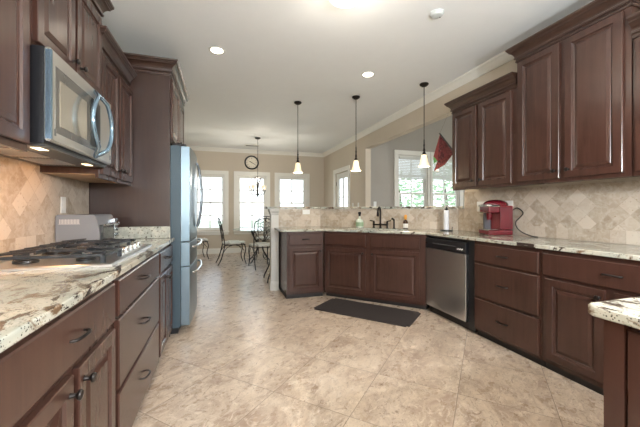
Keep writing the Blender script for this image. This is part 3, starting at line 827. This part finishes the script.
for z in (.06, .105, .15):
    bm = B(); lathe(bm, [(.015, 0), (.014, .018), (.003, .019)], (TD+.011, .318, z), 14, 'X'); obj('knob', bm, CHROME, cpn, smooth=True)
bm = B(); tube(bm, [(TD+.06, -.0, .13), (TD+.06, -.0, .13)], .001, 4); bm.free()
for (x, y) in ((.02, .02), (.2, .02), (.02, .34), (.2, .34)):
    bm = B(); lathe(bm, [(.01, .0005), (.01, .0125)], (x, y, 0), 10); obj('foot', bm, BLACK, t)
bm = B(); tube(bm, curve([(-.79, 2.93, .921), (-.74, 2.98, .920), (-.69, 2.93, .920), (-.72, 2.86, .920), (-.80, 2.84, .920), (-.77, 2.92, .928), (-.70, 2.96, .926), (-.68, 2.90, .920)], 5), .0045, 6)
tag(obj('power_cord', bm, BLACK, smooth=True), 'black coiled power cord lying beside the toaster oven', 'cord')
# warm dark box behind the toaster: none in view

# ================================================================== OUTLETS and SWITCHES
def outlet(label, loc, rz, gangs=1, horiz=False, kind='outlet', grp=None):
    t = thing('wall_outlet' if kind == 'outlet' else 'light_switch', label, kind if kind != 'outlet' else 'outlet', loc, rz, grp)
    w = .035+.023*(gangs-1)*2; h = .058
    if horiz: w, h = h, w
    bm = B(); bev_box(bm, -w, w, -.006, -.0005, -h, h, .0015); p = obj('cover_plate', bm, PLATE, t)
    for gk in range(gangs):
        cx = (gk-(gangs-1)/2)*.046
        for s in (-1, 1):
            bm = B()
            if kind == 'switch':
                if s == 1: continue
                box(bm, cx-.005, cx+.005, -.016, -.006, -.010, .010); obj('toggle', bm, PLATE, p); continue
            a, b_ = (cx, s*.02) if not horiz else (s*.02, 0)
            lathe(bm, [(.0155, -.006), (.0150, -.0075)], (a, 0, b_), 14, 'Y'); r = obj('socket', bm, PLATE, p)
    return t
outlet('white outlet on the tile beside the toaster oven', (XL+.0085, 2.70, 1.205), PI/2)
outlet('white horizontal outlet on the tile at the left of the sink', (1.234, 4.6915, 1.137), 0, horiz=True)
outlet('white double outlet left behind the coffee maker', (XR-.0085, 2.90, 1.208), -PI/2, 2)
outlet('white double outlet right behind the coffee maker', (XR-.0085, 2.585, 1.208), -PI/2, 2)
outlet('white outlet on the grey sitting-room wall beyond the bar', (3.31, YG-.0005, 1.30), 0)
outlet('left light switch on the beige wall between glass door and opening', (XR-.0005, 6.68, 1.27), -PI/2, kind='switch')
outlet('right light switch on the beige wall next to the opening', (XR-.0005, 6.38, 1.27), -PI/2, kind='switch')

# ================================================================== COFFEE MAKER
t = thing('coffee_maker', 'red single-serve coffee maker with silver lid band on the right worktop', 'coffee maker', (2.69, 2.575, .9148), -PI/2-.25); t.scale = (.95, .95, 1.27)
# local: front at -y, x to the right
bm = B()
bev_box(bm, -.075, .115, -.135, .135, 0, .042, .012, 3); obj('drip_base', bm, RED, t)
bm = B(); bev_box(bm, -.075, .115, .0, .135, .043, .235, .014, 3); obj('rear_body', bm, REDM, t)
bm = B()
pr = [(-.15, .185), (-.13, .175), (-.02, .165), (.0, .16), (.0, .235), (-.145, .235)]
bev_box(bm, -.072, .112, -.13, .0, .175, .245, .02, 4); obj('brew_head', bm, RED, t)
bm = B()
b2 = B(); bmesh.ops.create_uvsphere(b2, u_segments=24, v_segments=12, radius=1)
merge(bm, b2, Matrix.Translation((.02, .0, .243)) @ Matrix.Diagonal((.092, .132, .042, 1))); obj('lid', bm, RED, t, smooth=True)
bm = B(); tube(bm, curve([(-.085, -.02, .232), (-.082, -.11, .234), (-.03, -.150, .236), (.07, -.150, .236), (.118, -.11, .234), (.122, -.02, .232)], 5), .008, 8); obj('handle_band', bm, CHROME, t, smooth=True)
bm = B(); lathe(bm, [(.022, 0), (.03, .03), (.03, .055)], (.02, -.07, .122), 16); obj('nozzle', bm, RED, t, smooth=True)
bm = B(); bev_box(bm, -.118, -.078, -.06, .12, .02, .225, .008, 2); obj('water_tank', bm, simple('smoky_tank', (.10, .10, .11), .12), t)
bm = B(); bev_box(bm, .116, .122, -.01, .12, .045, .225, .004, 2); obj('side_trim', bm, RED, t)
bm = B(); bev_box(bm, -.05, .09, -.12, -.01, .0425, .047, .002); obj('drip_tray', bm, CHROME, t)
bm = B(); tube(bm, curve([(2.838, 2.50, 1.16), (2.845, 2.44, 1.19), (2.845, 2.38, 1.14), (2.845, 2.42, 1.09), (2.84, 2.455, 1.05), (2.82, 2.43, 1.00), (2.80, 2.36, .955), (2.79, 2.28, .930), (2.78, 2.22, .9205), (2.77, 2.17, .9205)], 5), .005, 6)
tag(obj('power_cord', bm, BLACK, smooth=True), 'black power cord looping from the red coffee maker', 'cord')

# ================================================================== PAPER TOWEL
t = thing('paper_towel_holder', 'black wire paper towel holder with thin white roll by the window', 'paper towel holder', (2.62, 3.22, .9148))
bm = B(); lathe(bm, [(.075, 0), (.075, .008), (.068, .012), (.008, .013)], n=28); obj('base', bm, BLACK, t, smooth=True)
bm = B(); tube(bm, [(0, 0, .012), (0, 0, .255)], .006, 8); lathe(bm, [(.006, .255), (.018, .262), (.022, .270), (.006, .277), (.010, .285), (.002, .292)]); obj('post', bm, BLACK, t, smooth=True)
bm = B(); tube(bm, curve([(.06, -.03, .012), (.062, -.03, .04), (.07, -.03, .045)], 4), .004, 6); obj('tension_arm', bm, BLACK, t, smooth=True)
bm = B(); lathe(bm, [(.0095, .0135), (.030, .0135), (.030, .25), (.0095, .25), (.0095, .0135)], (2.62, 3.22, .9148), 24); tag(obj('paper_towel_roll', bm, PAPER, smooth=True), 'thin white paper towel roll on the black holder', 'paper towel')

# ================================================================== FAUCET, bottles
def pen(u, v): p = sq(u, u, v, v)[0]; return p
fu, fv = .640, .478
p = pen(fu, fv)
t = thing('kitchen_faucet', 'oil-rubbed bronze bridge faucet with high spout behind the sink', 'faucet', (p[0], p[1], .9148), -PI/4)
bm = B(); bev_box(bm, -.11, .11, -.016, .016, .040, .062, .008, 2)
for s in (-1, 1): lathe(bm, [(.022, 0), (.022, .006), (.012, .014), (.011, .04)], (s*.095, 0, 0), 14)
lathe(bm, [(.022, 0), (.022, .006), (.013, .014), (.014, .045), (.019, .06), (.012, .075)], (0, 0, 0), 14); obj('bridge', bm, BRZ, t, smooth=True)
bm = B(); tube(bm, curve([(0, 0, .07), (0, 0, .20), (0, -.012, .262), (0, -.05, .290), (0, -.095, .275), (0, -.115, .235), (0, -.118, .205)], 6), [.0125]*20+[.0125]*17, 10)
lathe(bm, [(.013, 0), (.018, .02), (.016, .055), (.012, .06)], (0, -.118, .165), 12); sp_ = obj('spout', bm, BRZ, t, smooth=True)
for s in (-1, 1):
    bm = B(); lathe(bm, [(.013, .062), (.016, .075), (.011, .09), (.013, .10), (.003, .106)], (s*.095, 0, 0), 12); tube(bm, [(s*.095, 0, .096), (s*.150, -.01, .108)], [.006, .008], 8); obj('lever', bm, BRZ, t, smooth=True)
p = pen(fu+.19, fv)
t = thing('side_sprayer', 'small bronze hand sprayer to the right of the faucet', 'sprayer', (p[0], p[1], .9148), -PI/4)
bm = B(); lathe(bm, [(.021, 0), (.021, .006), (.012, .014), (.011, .045)], n=14); obj('base', bm, BRZ, t, smooth=True)
bm = B(); tube(bm, curve([(0, 0, .045), (0, 0, .10), (-.005, -.008, .125), (-.03, -.02, .140)], 4), [.011]*5+[.013]*5+[.014]*3, 10); obj('spray_head', bm, BRZ, t, smooth=True)
def bottle(label, u, v, prof, body_mat, capprof, capmat, labelz, lr, labm, name='bottle'):
    p = pen(u, v); t = thing(name, label, 'bottle', (p[0], p[1], .9148), -PI/4)
    bm = B(); lathe(bm, prof, n=20); obj('glass_body', bm, body_mat, t, smooth=True)
    bm = B(); lathe(bm, capprof, n=14); obj('cap', bm, capmat, t, smooth=True)
    bm = B(); lathe(bm, [(lr, labelz[0]), (lr, labelz[1])], n=20); obj('paper_label', bm, labm, t, smooth=True)
bottle('pale green squat glass bottle with dark stopper left of the faucet', .335, .475, [(.002, 0), (.052, 0), (.056, .01), (.056, .085), (.048, .11), (.016, .13), (.014, .165), (.002, .166)], simple('pale_green_bottle', (.58, .64, .54), .15, spec=.7),
       [(.016, .167), (.017, .19), (.024, .20), (.022, .225), (.002, .23)], BLACK, (.025, .08), .0568, simple('faded_green_label', (.30, .42, .26), .6))
bottle('dark amber bottle with gold cap and white label right of the sprayer', .985, .475, [(.002, 0), (.030, 0), (.032, .008), (.032, .09), (.024, .11), (.012, .125), (.011, .14), (.002, .141)], RUST,
       [(.014, .125), (.020, .150), (.020, .178), (.012, .190), (.002, .192)], GOLD, (.015, .072), .0328, LABELW)

# ================================================================== MAT, ISLAND
bm = B()
b2 = B(); box(b2, -.57, .57, -.26, .26, 0, .012); 
bmesh.ops.bevel(b2, geom=[e for e in b2.edges if abs(e.verts[0].co.z-e.verts[1].co.z) > .005], offset=.03, segments=4, affect='EDGES')
bmesh.ops.bevel(b2, geom=[e for e in b2.edges if e.verts[0].co.z > .011 and e.verts[1].co.z > .011], offset=.006, segments=2, affect='EDGES')
merge(bm, b2)
o = obj('floor_mat', bm, RUBBER); o.location = (1.583, 3.315, .001); o.rotation_euler = (0, 0, math.radians(-48.5))
tag(o, 'dark brown rectangular floor mat in front of the sink cabinet', 'mat')

IX0, IY1 = .985, .585
t = thing('kitchen_island', 'dark wooden island base under the near granite corner at right', 'kitchen island', (IX0, -1.0, 0))
bm = B(); box(bm, .022, .70, .002, IY1+1.0-.022, .10, .882); obj('body', bm, CAB, t)
bm = B(); box(bm, .06, .66, .04, 1.52, .001, .10); obj('toe_kick', bm, TOE, t)
bm = B(); L_ = IY1+1.0
bm.free()
for y in (L_-.045, L_-.60, .0):
    bm = B(); box(bm, 0, .0215, y, y+.045, .10, .882); obj('corner_post', bm, CAB, t)
for y0, y1 in ((L_-.55, L_-.05), (L_-1.1, L_-.605)):
    bm = B(); panel(bm, -y1, -y0, .115, .865, DOOR_R, 0); bm.transform(Matrix(((0, 1, 0, .001), (-1, 0, 0, 0), (0, 0, 1, 0), (0, 0, 0, 1)))); obj('door', bm, CAB, t)
ic = [(.95+.02, .615), ] 
isl = arc(.95+.03, .615-.03, .03, 90, 180) + [(.95, -1.05), (1.75, -1.05), (1.75, .615)]
bm = B(); slab(bm, isl[::-1], .884, .914, None, .009)
tag(obj('island_countertop', bm, GRAN), 'pale granite island top with rounded corner at the lower right edge', 'countertop')

# ================================================================== CEILING FIXTURES
def can(x, y, lab, power):
    t = thing('recessed_light', lab, 'ceiling light', (x, y, CZ), 0, 'recessed downlights')
    bm = B(); lathe(bm, [(.062, -.0005), (.085, -.0005), (.083, -.006), (.066, -.008), (.062, -.004)], n=28); obj('trim_ring', bm, WHITE, t, smooth=True)
    bm = B(); lathe(bm, [(.002, -.003), (.061, -.003), (.055, -.007), (.002, -.010)], n=28); obj('lens', bm, LED, t, smooth=True)
    lamp('recessed_bulb', 'SPOT', (x, y, CZ-.03), power, (1.0, .86, .68), (0, 0, 0), spot_size=2.5, spot_blend=1.0, shadow_soft_size=.06)
can(-.052, 3.42, 'recessed ceiling light at upper left in front of the refrigerator', 24)
can(1.694, 3.483, 'recessed ceiling light near the pendants over the sink', 24)
can(-.05, .95, 'added recessed ceiling light above the left worktop, out of view', 24)  # added out of view to light the near end
can(1.61, .95, 'added recessed ceiling light above the island, out of view', 24)  # second added downlight, also out of view
t = thing('flush_ceiling_light', 'round flush glass ceiling light cut by the top picture edge', 'ceiling light', (.89, 2.20, CZ))
bm = B(); lathe(bm, [(.002, -.0005), (.15, -.0005), (.155, -.012), (.14, -.022), (.002, -.022)], n=32); obj('base', bm, WHITE, t, smooth=True)
bm = B(); lathe(bm, [(.138, -.023), (.130, -.05), (.095, -.075), (.05, -.088), (.002, -.092)], n=32); obj('glass_dome', bm, simple('lit_dome_glass', (.9, .88, .8), .4, emit=(1, .88, .62), es=1.6), t, smooth=True)
lamp('flush_bulb', 'POINT', (.89, 2.20, CZ-.34), 4, (1.0, .90, .76), shadow_soft_size=.12)
t = thing('smoke_detector', 'white round smoke detector on the ceiling', 'smoke detector', (1.716, 2.225, CZ))
bm = B(); lathe(bm, [(.002, -.0005), (.056, -.0005), (.057, -.010), (.050, -.014), (.045, -.026), (.036, -.030), (.002, -.031)], n=28); sdm = obj('housing', bm, simple('detector_plastic', (.60, .64, .64), .4), t, smooth=True)
bm = B(); lathe(bm, [(.006, -.031), (.005, -.034), (.001, -.034)], (.03, .0, 0), 8); obj('test_button', bm, BLACK, t)
t = thing('ceiling_vent', 'small slotted ceiling vent above the dining windows', 'vent', (.73, 8.20, CZ))
bm = B(); bev_box(bm, -.18, .18, -.09, .09, -.012, -.0005, .004); vv = obj('frame', bm, WHITE, t)
bm = B()
for i in range(7): box(bm, -.155, .155, -.07+i*.021, -.060+i*.021, -.0155, -.0122)
obj('louvres', bm, simple('vent_shadow_grey', (.25, .24, .22), .6), vv)

# pendants
def make_pendant(label, loc):
    t = thing('pendant_light', label, 'pendant light', loc, 0, 'pendant lights over the bar')
    bm = B(); lathe(bm, [(.002, -.0005), (.060, -.0005), (.064, -.008), (.058, -.020), (.035, -.035), (.012, -.042), (.002, -.043)], n=28); obj('canopy', bm, BRZ, t, smooth=True)
    bm = B(); tube(bm, [(0, 0, -.042), (0, 0, -.78)], .0055, 8); obj('rod', bm, BRZ, t, smooth=True)
    bm = B(); lathe(bm, [(.006, -.70), (.009, -.71), (.010, -.76), (.015, -.775), (.010, -.79), (.012, -.82), (.019, -.835), (.012, -.85), (.024, -.875), (.030, -.895), (.030, -.905)], n=18); obj('socket', bm, BRZ, t, smooth=True)
    bm = B(); pr = [(.030, -.896), (.038, -.905), (.046, -.94), (.052, -.98), (.060, -1.01), (.075, -1.036), (.084, -1.043)]
    lathe(bm, pr+[(r-.003, z-.0005) for r, z in reversed(pr)], n=28); obj('glass_shade', bm, SHADE, t, smooth=True)
    bm = B(); lathe(bm, [(.01, -.905), (.016, -.93), (.022, -.965), (.016, -.99), (.002, -1.0)], n=14); obj('bulb', bm, simple('lit_bulb', (1, 1, 1), .4, emit=(1, .85, .6), es=6) if 'lit_bulb' not in MATS else MATS['lit_bulb'], t, smooth=True)
    t.scale = (.92, .92, 1.038)
    return t
pl = [(1.105, 4.70), (1.86, 4.22), (2.52, 3.525)]
p0_ = make_pendant('bell-glass pendant nearest the dining windows, leftmost of the three', (*pl[0], CZ))
dup(p0_, (*pl[1], CZ), 0, 'bell-glass pendant in the middle of the three, in front of the opening edge')
dup(p0_, (*pl[2], CZ), 0, 'bell-glass pendant nearest the red hanging fabric, rightmost of the three')
for x, y in pl: lamp('pendant_bulb', 'POINT', (x, y, CZ-1.10), 3, (1, .80, .52), shadow_soft_size=.03)

# unseen hanging lamps added behind the viewpoint to brighten ceiling and cabinet fronts
for (x, y, lb) in ((1.35, -.45, 'added bell-glass fill pendant over the island, unseen behind the viewpoint'), (.1, -1.5, 'added bell-glass fill pendant before the patio door, unseen behind the viewpoint')):
    dup(p0_, (x, y, CZ), 0, lb, 'added fill pendants behind the viewpoint')
    lamp('added_fill_bulb', 'POINT', (x, y, CZ-1.16), 150, (.90, .95, 1.0), shadow_soft_size=.07)
t = thing('added_floor_lamp', 'added sitting-room fill lamp out of sight behind the kitchen wall', 'floor lamp', (5.2, 1.2, 0))  # unseen lamp added to brighten the sitting room
bm = B(); lathe(bm, [(.002, .001), (.15, .001), (.15, .02), (.02, .03), (.012, .05), (.012, 1.5), (.002, 1.51)], n=20); obj('stand', bm, BRZ, t, smooth=True)
bm = B(); lathe(bm, [(.20, 1.40), (.13, 1.70), (.127, 1.70), (.197, 1.40)], n=28); obj('lamp_shade', bm, SHADE, t, smooth=True)
lamp('added_floor_lamp_bulb', 'POINT', (5.2, 1.2, 1.78), 110, (.96, .98, 1.0), shadow_soft_size=.04)

# red fabric hanging
t = thing('hanging_banner', 'red patterned folded fabric banner hanging from a dark rod in the opening', 'banner', (2.80, 3.47, 1.715)); t.scale = (1.08, 1.08, 1.08)
bm = B()
P = {'t': (0, .09, .44), 'r': (.02, -.135, .175), 'b': (-.04, .16, -.02), 'm': (-.06, .06, .10), 'l': (-.05, .150, .17), 'rb': (.0, .01, .045)}
def cloth(bm, loop, th=.006):
    vs = [Vector(P[k] if isinstance(k, str) else k) for k in loop]
    c = sum(vs, Vector())/len(vs); n_ = (vs[1]-vs[0]).cross(vs[2]-vs[0]).normalized()
    F = [bm.verts.new(v) for v in vs]; G = [bm.verts.new(v+n_*th) for v in vs]
    bm.faces.new(F); bm.faces.new(list(reversed(G)))
    for i in range(len(vs)): bm.faces.new((F[i], F[(i+1) % len(vs)], G[(i+1) % len(vs)], G[i]))
cloth(bm, ['t', 'r', 'rb', 'm']); cloth(bm, ['m', 'rb', 'b']); obj('patterned_fold', bm, FAB, t)
bm = B(); cloth(bm, ['t', 'm', 'l']); obj('light_fold', bm, FABL, t, label='lighter plain red fold')
bm = B(); cloth(bm, ['l', 'm', (-.05, .15, .08)]); obj('green_print', bm, FABG, t, label='green printed patch')
bm = B(); tube(bm, [(0, .095, .45), (.02, -.145, .17)], .009, 8); obj('rod', bm, BLACK, t)
bm = B(); b2 = B(); bmesh.ops.create_icosphere(b2, subdivisions=2, radius=.022); merge(bm, b2, Matrix.Translation((-.03, .09, -.015))); obj('tassel', bm, PAPER, t, smooth=True)
bm = B(); tube(bm, [(0, .09, .452), (.07, .02, .689)], .0008, 5); obj('string', bm, RUST, t)

# blinds on the sitting-room windows
def blind(label, x0, x1):
    t = thing('window_blind', label, 'blind', ((x0+x1)/2, YG+.012, GZ1-.035), 0, 'raised slat blinds on the sitting-room windows')
    hw = (x1-x0)/2-.034
    bm = B(); box(bm, -hw, hw, -.03, .018, -.035, 0); obj('head_rail', bm, BLIND, t)
    bm = B()
    for i in range(13):
        z = -.055-i*.037; b2 = B(); box(b2, -hw, hw, -.022, .022, -.0012, .0012); merge(bm, b2, Matrix.Translation((0, -.006, z)) @ Matrix.Rotation(.95, 4, 'X'))
    obj('slats', bm, BLIND, t)
    bm = B(); bev_box(bm, -hw, hw, -.028, .014, -.055-13*.037-.012, -.055-13*.037+.006, .003); obj('bottom_rail', bm, BLIND, t)
blind('raised white slat blind in the left sitting-room window', *GW[0])
blind('raised white slat blind in the right sitting-room window behind the red fabric', *GW[1])

# ================================================================== CLOCK
t = thing('wall_clock', 'round wall clock with black rim between the dining windows', 'clock', (.774, YB-.0005, 2.471))
R_ = .195
bm = B(); lathe(bm, [(R_-.040, -.012), (R_-.038, -.034), (R_-.016, -.040), (R_, -.028), (R_, -.001), (R_-.042, -.001)], n=48, axis='Y'); obj('rim', bm, BLACK, t, smooth=True)
bm = B(); lathe(bm, [(.002, -.014), (R_-.038, -.014), (R_-.038, -.003), (.002, -.003)], n=48, axis='Y'); fc = obj('dial', bm, CLOCKF, t)
NUM = ['XII', 'I', 'II', 'III', 'IIII', 'V', 'VI', 'VII', 'VIII', 'IX', 'X', 'XI']
bm = B()
for k in range(12):
    a = PI/2-k*PI/6; M = Matrix.Translation((math.cos(a)*.124, -.0155, math.sin(a)*.124)) @ Matrix.Rotation(-(a-PI/2), 4, 'Y')
    chars = NUM[k]; wch = .009; x = -len(chars)*wch/2+wch/2
    for ch in chars:
        def stroke(xa, za, xb, zb):
            b2 = B(); d = Vector((xb-xa, 0, zb-za)); L = d.length; box(b2, -L/2, L/2, -.0006, .0006, -.0016, .0016)
            ang = math.atan2(d.z, d.x); merge(bm, b2, M @ Matrix.Translation(((xa+xb)/2, 0, (za+zb)/2)) @ Matrix.Rotation(-ang, 4, 'Y'))
        if ch == 'I': stroke(x, -.016, x, .016)
        if ch == 'V': stroke(x-.004, .016, x, -.016); stroke(x+.004, .016, x, -.016)
        if ch == 'X': stroke(x-.004, .016, x+.004, -.016); stroke(x+.004, .016, x-.004, -.016)
        x += wch
obj('numerals', bm, BLACK, fc)
for L, w_, ang in ((.075, .008, math.radians(150)), (.105, .006, math.radians(-28))):
    bm = B(); b2 = B(); box(b2, -.015, L, -.001, .001, -w_, w_); merge(bm, b2, Matrix.Translation((0, -.019, 0)) @ Matrix.Rotation(-ang, 4, 'Y')); obj('hand', bm, BLACK, fc)

# ================================================================== CHANDELIER
t = thing('chandelier', 'iron scroll chandelier with peach glass shades over the dining table', 'chandelier', (.775, 7.30, CZ)); t.scale = (1.05, 1.05, 1.055)
bm = B(); lathe(bm, [(.002, -.0005), (.065, -.0005), (.06, -.018), (.02, -.035), (.002, -.036)], n=24); obj('canopy', bm, BRZ, t, smooth=True)
bm = B()
nl = 26
for i in range(nl):
    z = -.045-i*.030; b2 = B()
    pts = [(math.cos(a)*.008, 0, math.sin(a)*.019) for a in [2*PI*k/10 for k in range(11)]]
    tube(b2, pts, .0025, 5, False); merge(bm, b2, Matrix.Translation((0, 0, z)) @ Matrix.Rotation((i % 2)*PI/2, 4, 'Z'))
obj('chain', bm, BRZ, t, smooth=True)
bm = B(); lathe(bm, [(.004, -.82), (.012, -.86), (.008, -.92), (.018, -1.0), (.010, -1.10), (.022, -1.20), (.028, -1.235), (.012, -1.27), (.016, -1.285), (.002, -1.30)], n=16); obj('stem', bm, IRON, t, smooth=True)
for k in range(5):
    a = 2*PI*k/5+.3; c, s = math.cos(a), math.sin(a)
    bm = B()
    tube(bm, curve([(.015*c, .015*s, -1.22), (.08*c, .08*s, -1.25), (.15*c, .15*s, -1.20), (.175*c, .175*s, -1.13), (.15*c, .15*s, -1.10), (.13*c, .13*s, -1.13)], 5), .0085, 6)
    tube(bm, curve([(.012*c, .012*s, -.88), (.06*c, .06*s, -.86), (.07*c, .07*s, -.91), (.03*c, .03*s, -1.0), (.015*c, .015*s, -1.1)], 5), .008, 6)
    ar = obj('arm', bm, IRON, t, smooth=True)
    bm = B(); pr = [(.014, -1.125), (.024, -1.11), (.030, -1.075), (.036, -1.05), (.042, -1.04)]
    lathe(bm, pr+[(r-.002, z) for r, z in reversed(pr)], (.165*c, .165*s, 0), 18); obj('glass_shade', bm, SHADE2, ar, smooth=True)
lamp('chandelier_bulb', 'POINT', (.775, 7.30, CZ-1.0), 36, (1, .90, .76), shadow_soft_size=.03)

# ================================================================== DINING SET
t = thing('dining_table', 'glass-topped dining table on a scrolled iron base by the windows', 'dining table', (.82, 7.22, 0))
bm = B(); lathe(bm, [(.002, .728), (.60, .728), (.605, .734), (.60, .740), (.002, .740)], n=48); obj('glass_top', bm, TGLASS, t, smooth=True)
bm = B(); lathe(bm, [(.28, .705), (.29, .712), (.28, .7275), (.27, .712)], n=32); obj('top_ring', bm, IRON, t, smooth=True)
for k in range(4):
    a = PI/4+k*PI/2; c, s = math.cos(a), math.sin(a)
    bm = B()
    tube(bm, curve([(.27*c, .27*s, .71), (.22*c, .22*s, .60), (.10*c, .10*s, .42), (.09*c, .09*s, .28), (.20*c, .20*s, .12), (.30*c, .30*s, .02), (.33*c, .33*s, .012)], 6), .012, 8)
    tube(bm, curve([(.26*c, .26*s, .66), (.15*c, .15*s, .66), (.12*c, .12*s, .58), (.17*c, .17*s, .54), (.20*c, .20*s, .58)], 5), .007, 6)
    tube(bm, curve([(.24*c, .24*s, .08), (.14*c, .14*s, .06), (.10*c, .10*s, .14), (.15*c, .15*s, .19), (.18*c, .18*s, .15)], 5), .007, 6)
    obj('leg', bm, IRON, t, smooth=True)

def make_chair(label, loc, rz):
    # local: faces +x (front), back at -x
    t = thing('dining_chair', label, 'chair', loc, rz, 'iron dining chairs')
    bm = B(); b2 = B(); bmesh.ops.create_cube(b2, size=1); bmesh.ops.bevel(b2, geom=b2.edges[:], offset=.25, segments=4, affect='EDGES')
    merge(bm, b2, Matrix.Translation((.02, 0, .465)) @ Matrix.Diagonal((.46, .44, .065, 1))); obj('seat_cushion', bm, CREAM, t, smooth=True)
    bm = B(); tube(bm, [(-.19, -.20, .425), (.23, -.20, .425), (.23, .20, .425), (-.19, .20, .425), (-.19, -.20, .425)], .010, 8); obj('seat_frame', bm, IRON, t)
    for s in (-1, 1):
        bm = B(); tube(bm, curve([(.22, s*.19, .42), (.24, s*.20, .32), (.21, s*.19, .16), (.25, s*.20, .012)], 5), .011, 8)
        tube(bm, curve([(.21, s*.19, .30), (.13, s*.19, .39), (.04, s*.19, .415)], 5), .007, 6); obj('leg', bm, IRON, t, smooth=True)
        bm = B(); tube(bm, curve([(-.19, s*.20, .43), (-.22, s*.20, .30), (-.27, s*.20, .13), (-.33, s*.20, .012)], 5), .011, 8)
        tube(bm, curve([(-.22, s*.20, .28), (-.14, s*.20, .38), (-.05, s*.20, .415)], 5), .007, 6); obj('leg', bm, IRON, t, smooth=True)
    bm = B()
    for s in (-1, 1): tube(bm, curve([(-.19, s*.20, .42), (-.215, s*.205, .60), (-.25, s*.21, .80), (-.285, s*.20, .93)], 5), .010, 8)
    tube(bm, curve([(-.285, -.20, .93), (-.292, -.10, .985), (-.295, 0, 1.0), (-.292, .10, .985), (-.285, .20, .93)], 6), .010, 8)
    tube(bm, [(-.203, -.20, .54), (-.203, .20, .54)], .007, 6)
    bf = obj('backrest_frame', bm, IRON, t, smooth=True)
    bm = B()
    for s in (-1, 1):
        sp = []
        for i in range(22):
            a = i*.42; r = .085*(1-i/24); sp.append((-.245-.02*math.sin(a)*r/.085, s*(.095-r*math.cos(a)*.9), .77+r*math.sin(a)))
        tube(bm, sp, .0055, 6)
        tube(bm, curve([(-.205, s*.02, .54), (-.225, s*.10, .62), (-.23, s*.16, .68), (-.24, s*.19, .76)], 5), .0055, 6)
        tube(bm, curve([(-.27, s*.17, .90), (-.265, s*.10, .90), (-.27, s*.03, .94), (-.285, 0, .985)], 5), .0055, 6)
    tube(bm, [(-.206, 0, .54), (-.292, 0, 1.0)], .006, 6)
    obj('scrollwork', bm, IRON, t, smooth=True)
    return t
c0 = make_chair('iron dining chair in side view with cream seat, left of the glass table', (.22, 7.10, 0), 0.12)
dup(c0, (.76, 6.47, 0), PI/2+.15, 'iron dining chair with scrolled back nearest the pilaster')
dup(c0, (-.60, 7.95, 0), .3, 'iron dining chair half hidden behind the refrigerator')
dup(c0, (1.05, 8.05, 0), -PI/2-.2, 'iron dining chair on the window side of the glass table')
# bar stool behind the half wall
t = thing('bar_stool', 'dark iron bar stool behind the pilaster end of the bar', 'stool', (.90, 5.20, 0))
bm = B(); lathe(bm, [(.002, .74), (.17, .74), (.185, .76), (.18, .79), (.15, .80), (.002, .80)], n=28); obj('seat', bm, CREAM, t, smooth=True)
for k in range(4):
    a = PI/4+k*PI/2; c, s = math.cos(a), math.sin(a)
    bm = B(); tube(bm, curve([(.12*c, .12*s, .738), (.14*c, .14*s, .55), (.20*c, .20*s, .25), (.29*c, .29*s, .08), (.31*c, .31*s, .012)], 6), .011, 8); obj('leg', bm, IRON, t, smooth=True)
bm = B(); pts = [(.185*math.cos(2*PI*i/28), .185*math.sin(2*PI*i/28), .28) for i in range(29)]; tube(bm, pts, .008, 6, False); obj('foot_ring', bm, IRON, t, smooth=True)

# ================================================================== OUTSIDE
bm = B(); box(bm, -20, 30, -20, 40, -.5, -.13); tag(obj('lawn', bm, GRASS), 'green lawn outside the windows', 'lawn', kind='stuff')
def tree(label, x, y, h, r, seed):
    rnd = random.Random(seed)
    t = thing('garden_tree', label, 'tree', (x, y, -.129), 0, 'trees outside the windows')
    bm = B(); tube(bm, [(0, 0, .012), (.0, 0, .10), (.05, 0, h*.4), (-.03, .05, h*.75)], [.12, .12, .09, .04], 8); obj('trunk', bm, BARK, t, smooth=True)
    bm = B()
    for i in range(900):
        while True:
            v = Vector((rnd.uniform(-1, 1), rnd.uniform(-1, 1), rnd.uniform(-1, 1)))
            if .35 < v.length < 1: break
        c = Vector((v.x*r, v.y*r, h*.60+v.z*h*.42)); s = rnd.uniform(.07, .15)
        M = Matrix.Translation(c) @ Matrix.Rotation(rnd.uniform(0, 6), 4, 'Z') @ Matrix.Rotation(rnd.uniform(0, 3), 4, 'X')
        q = [bm.verts.new(M @ Vector(p)) for p in ((-s, 0, 0), (0, -s*.4, .02), (s, 0, 0), (0, s*.4, .02))]; bm.faces.new(q)
    obj('foliage', bm, LEAF, t)
tree('leafy tree outside the right sitting-room window', 8.6, 10.6, 3.2, 1.4, 1)
tree('leafy tree outside the left sitting-room window', 8.6, 14.0, 3.2, 1.2, 2)
tree('leafy tree seen through the right part of the sitting-room windows', 11.6, 12.6, 3.6, 1.7, 3)
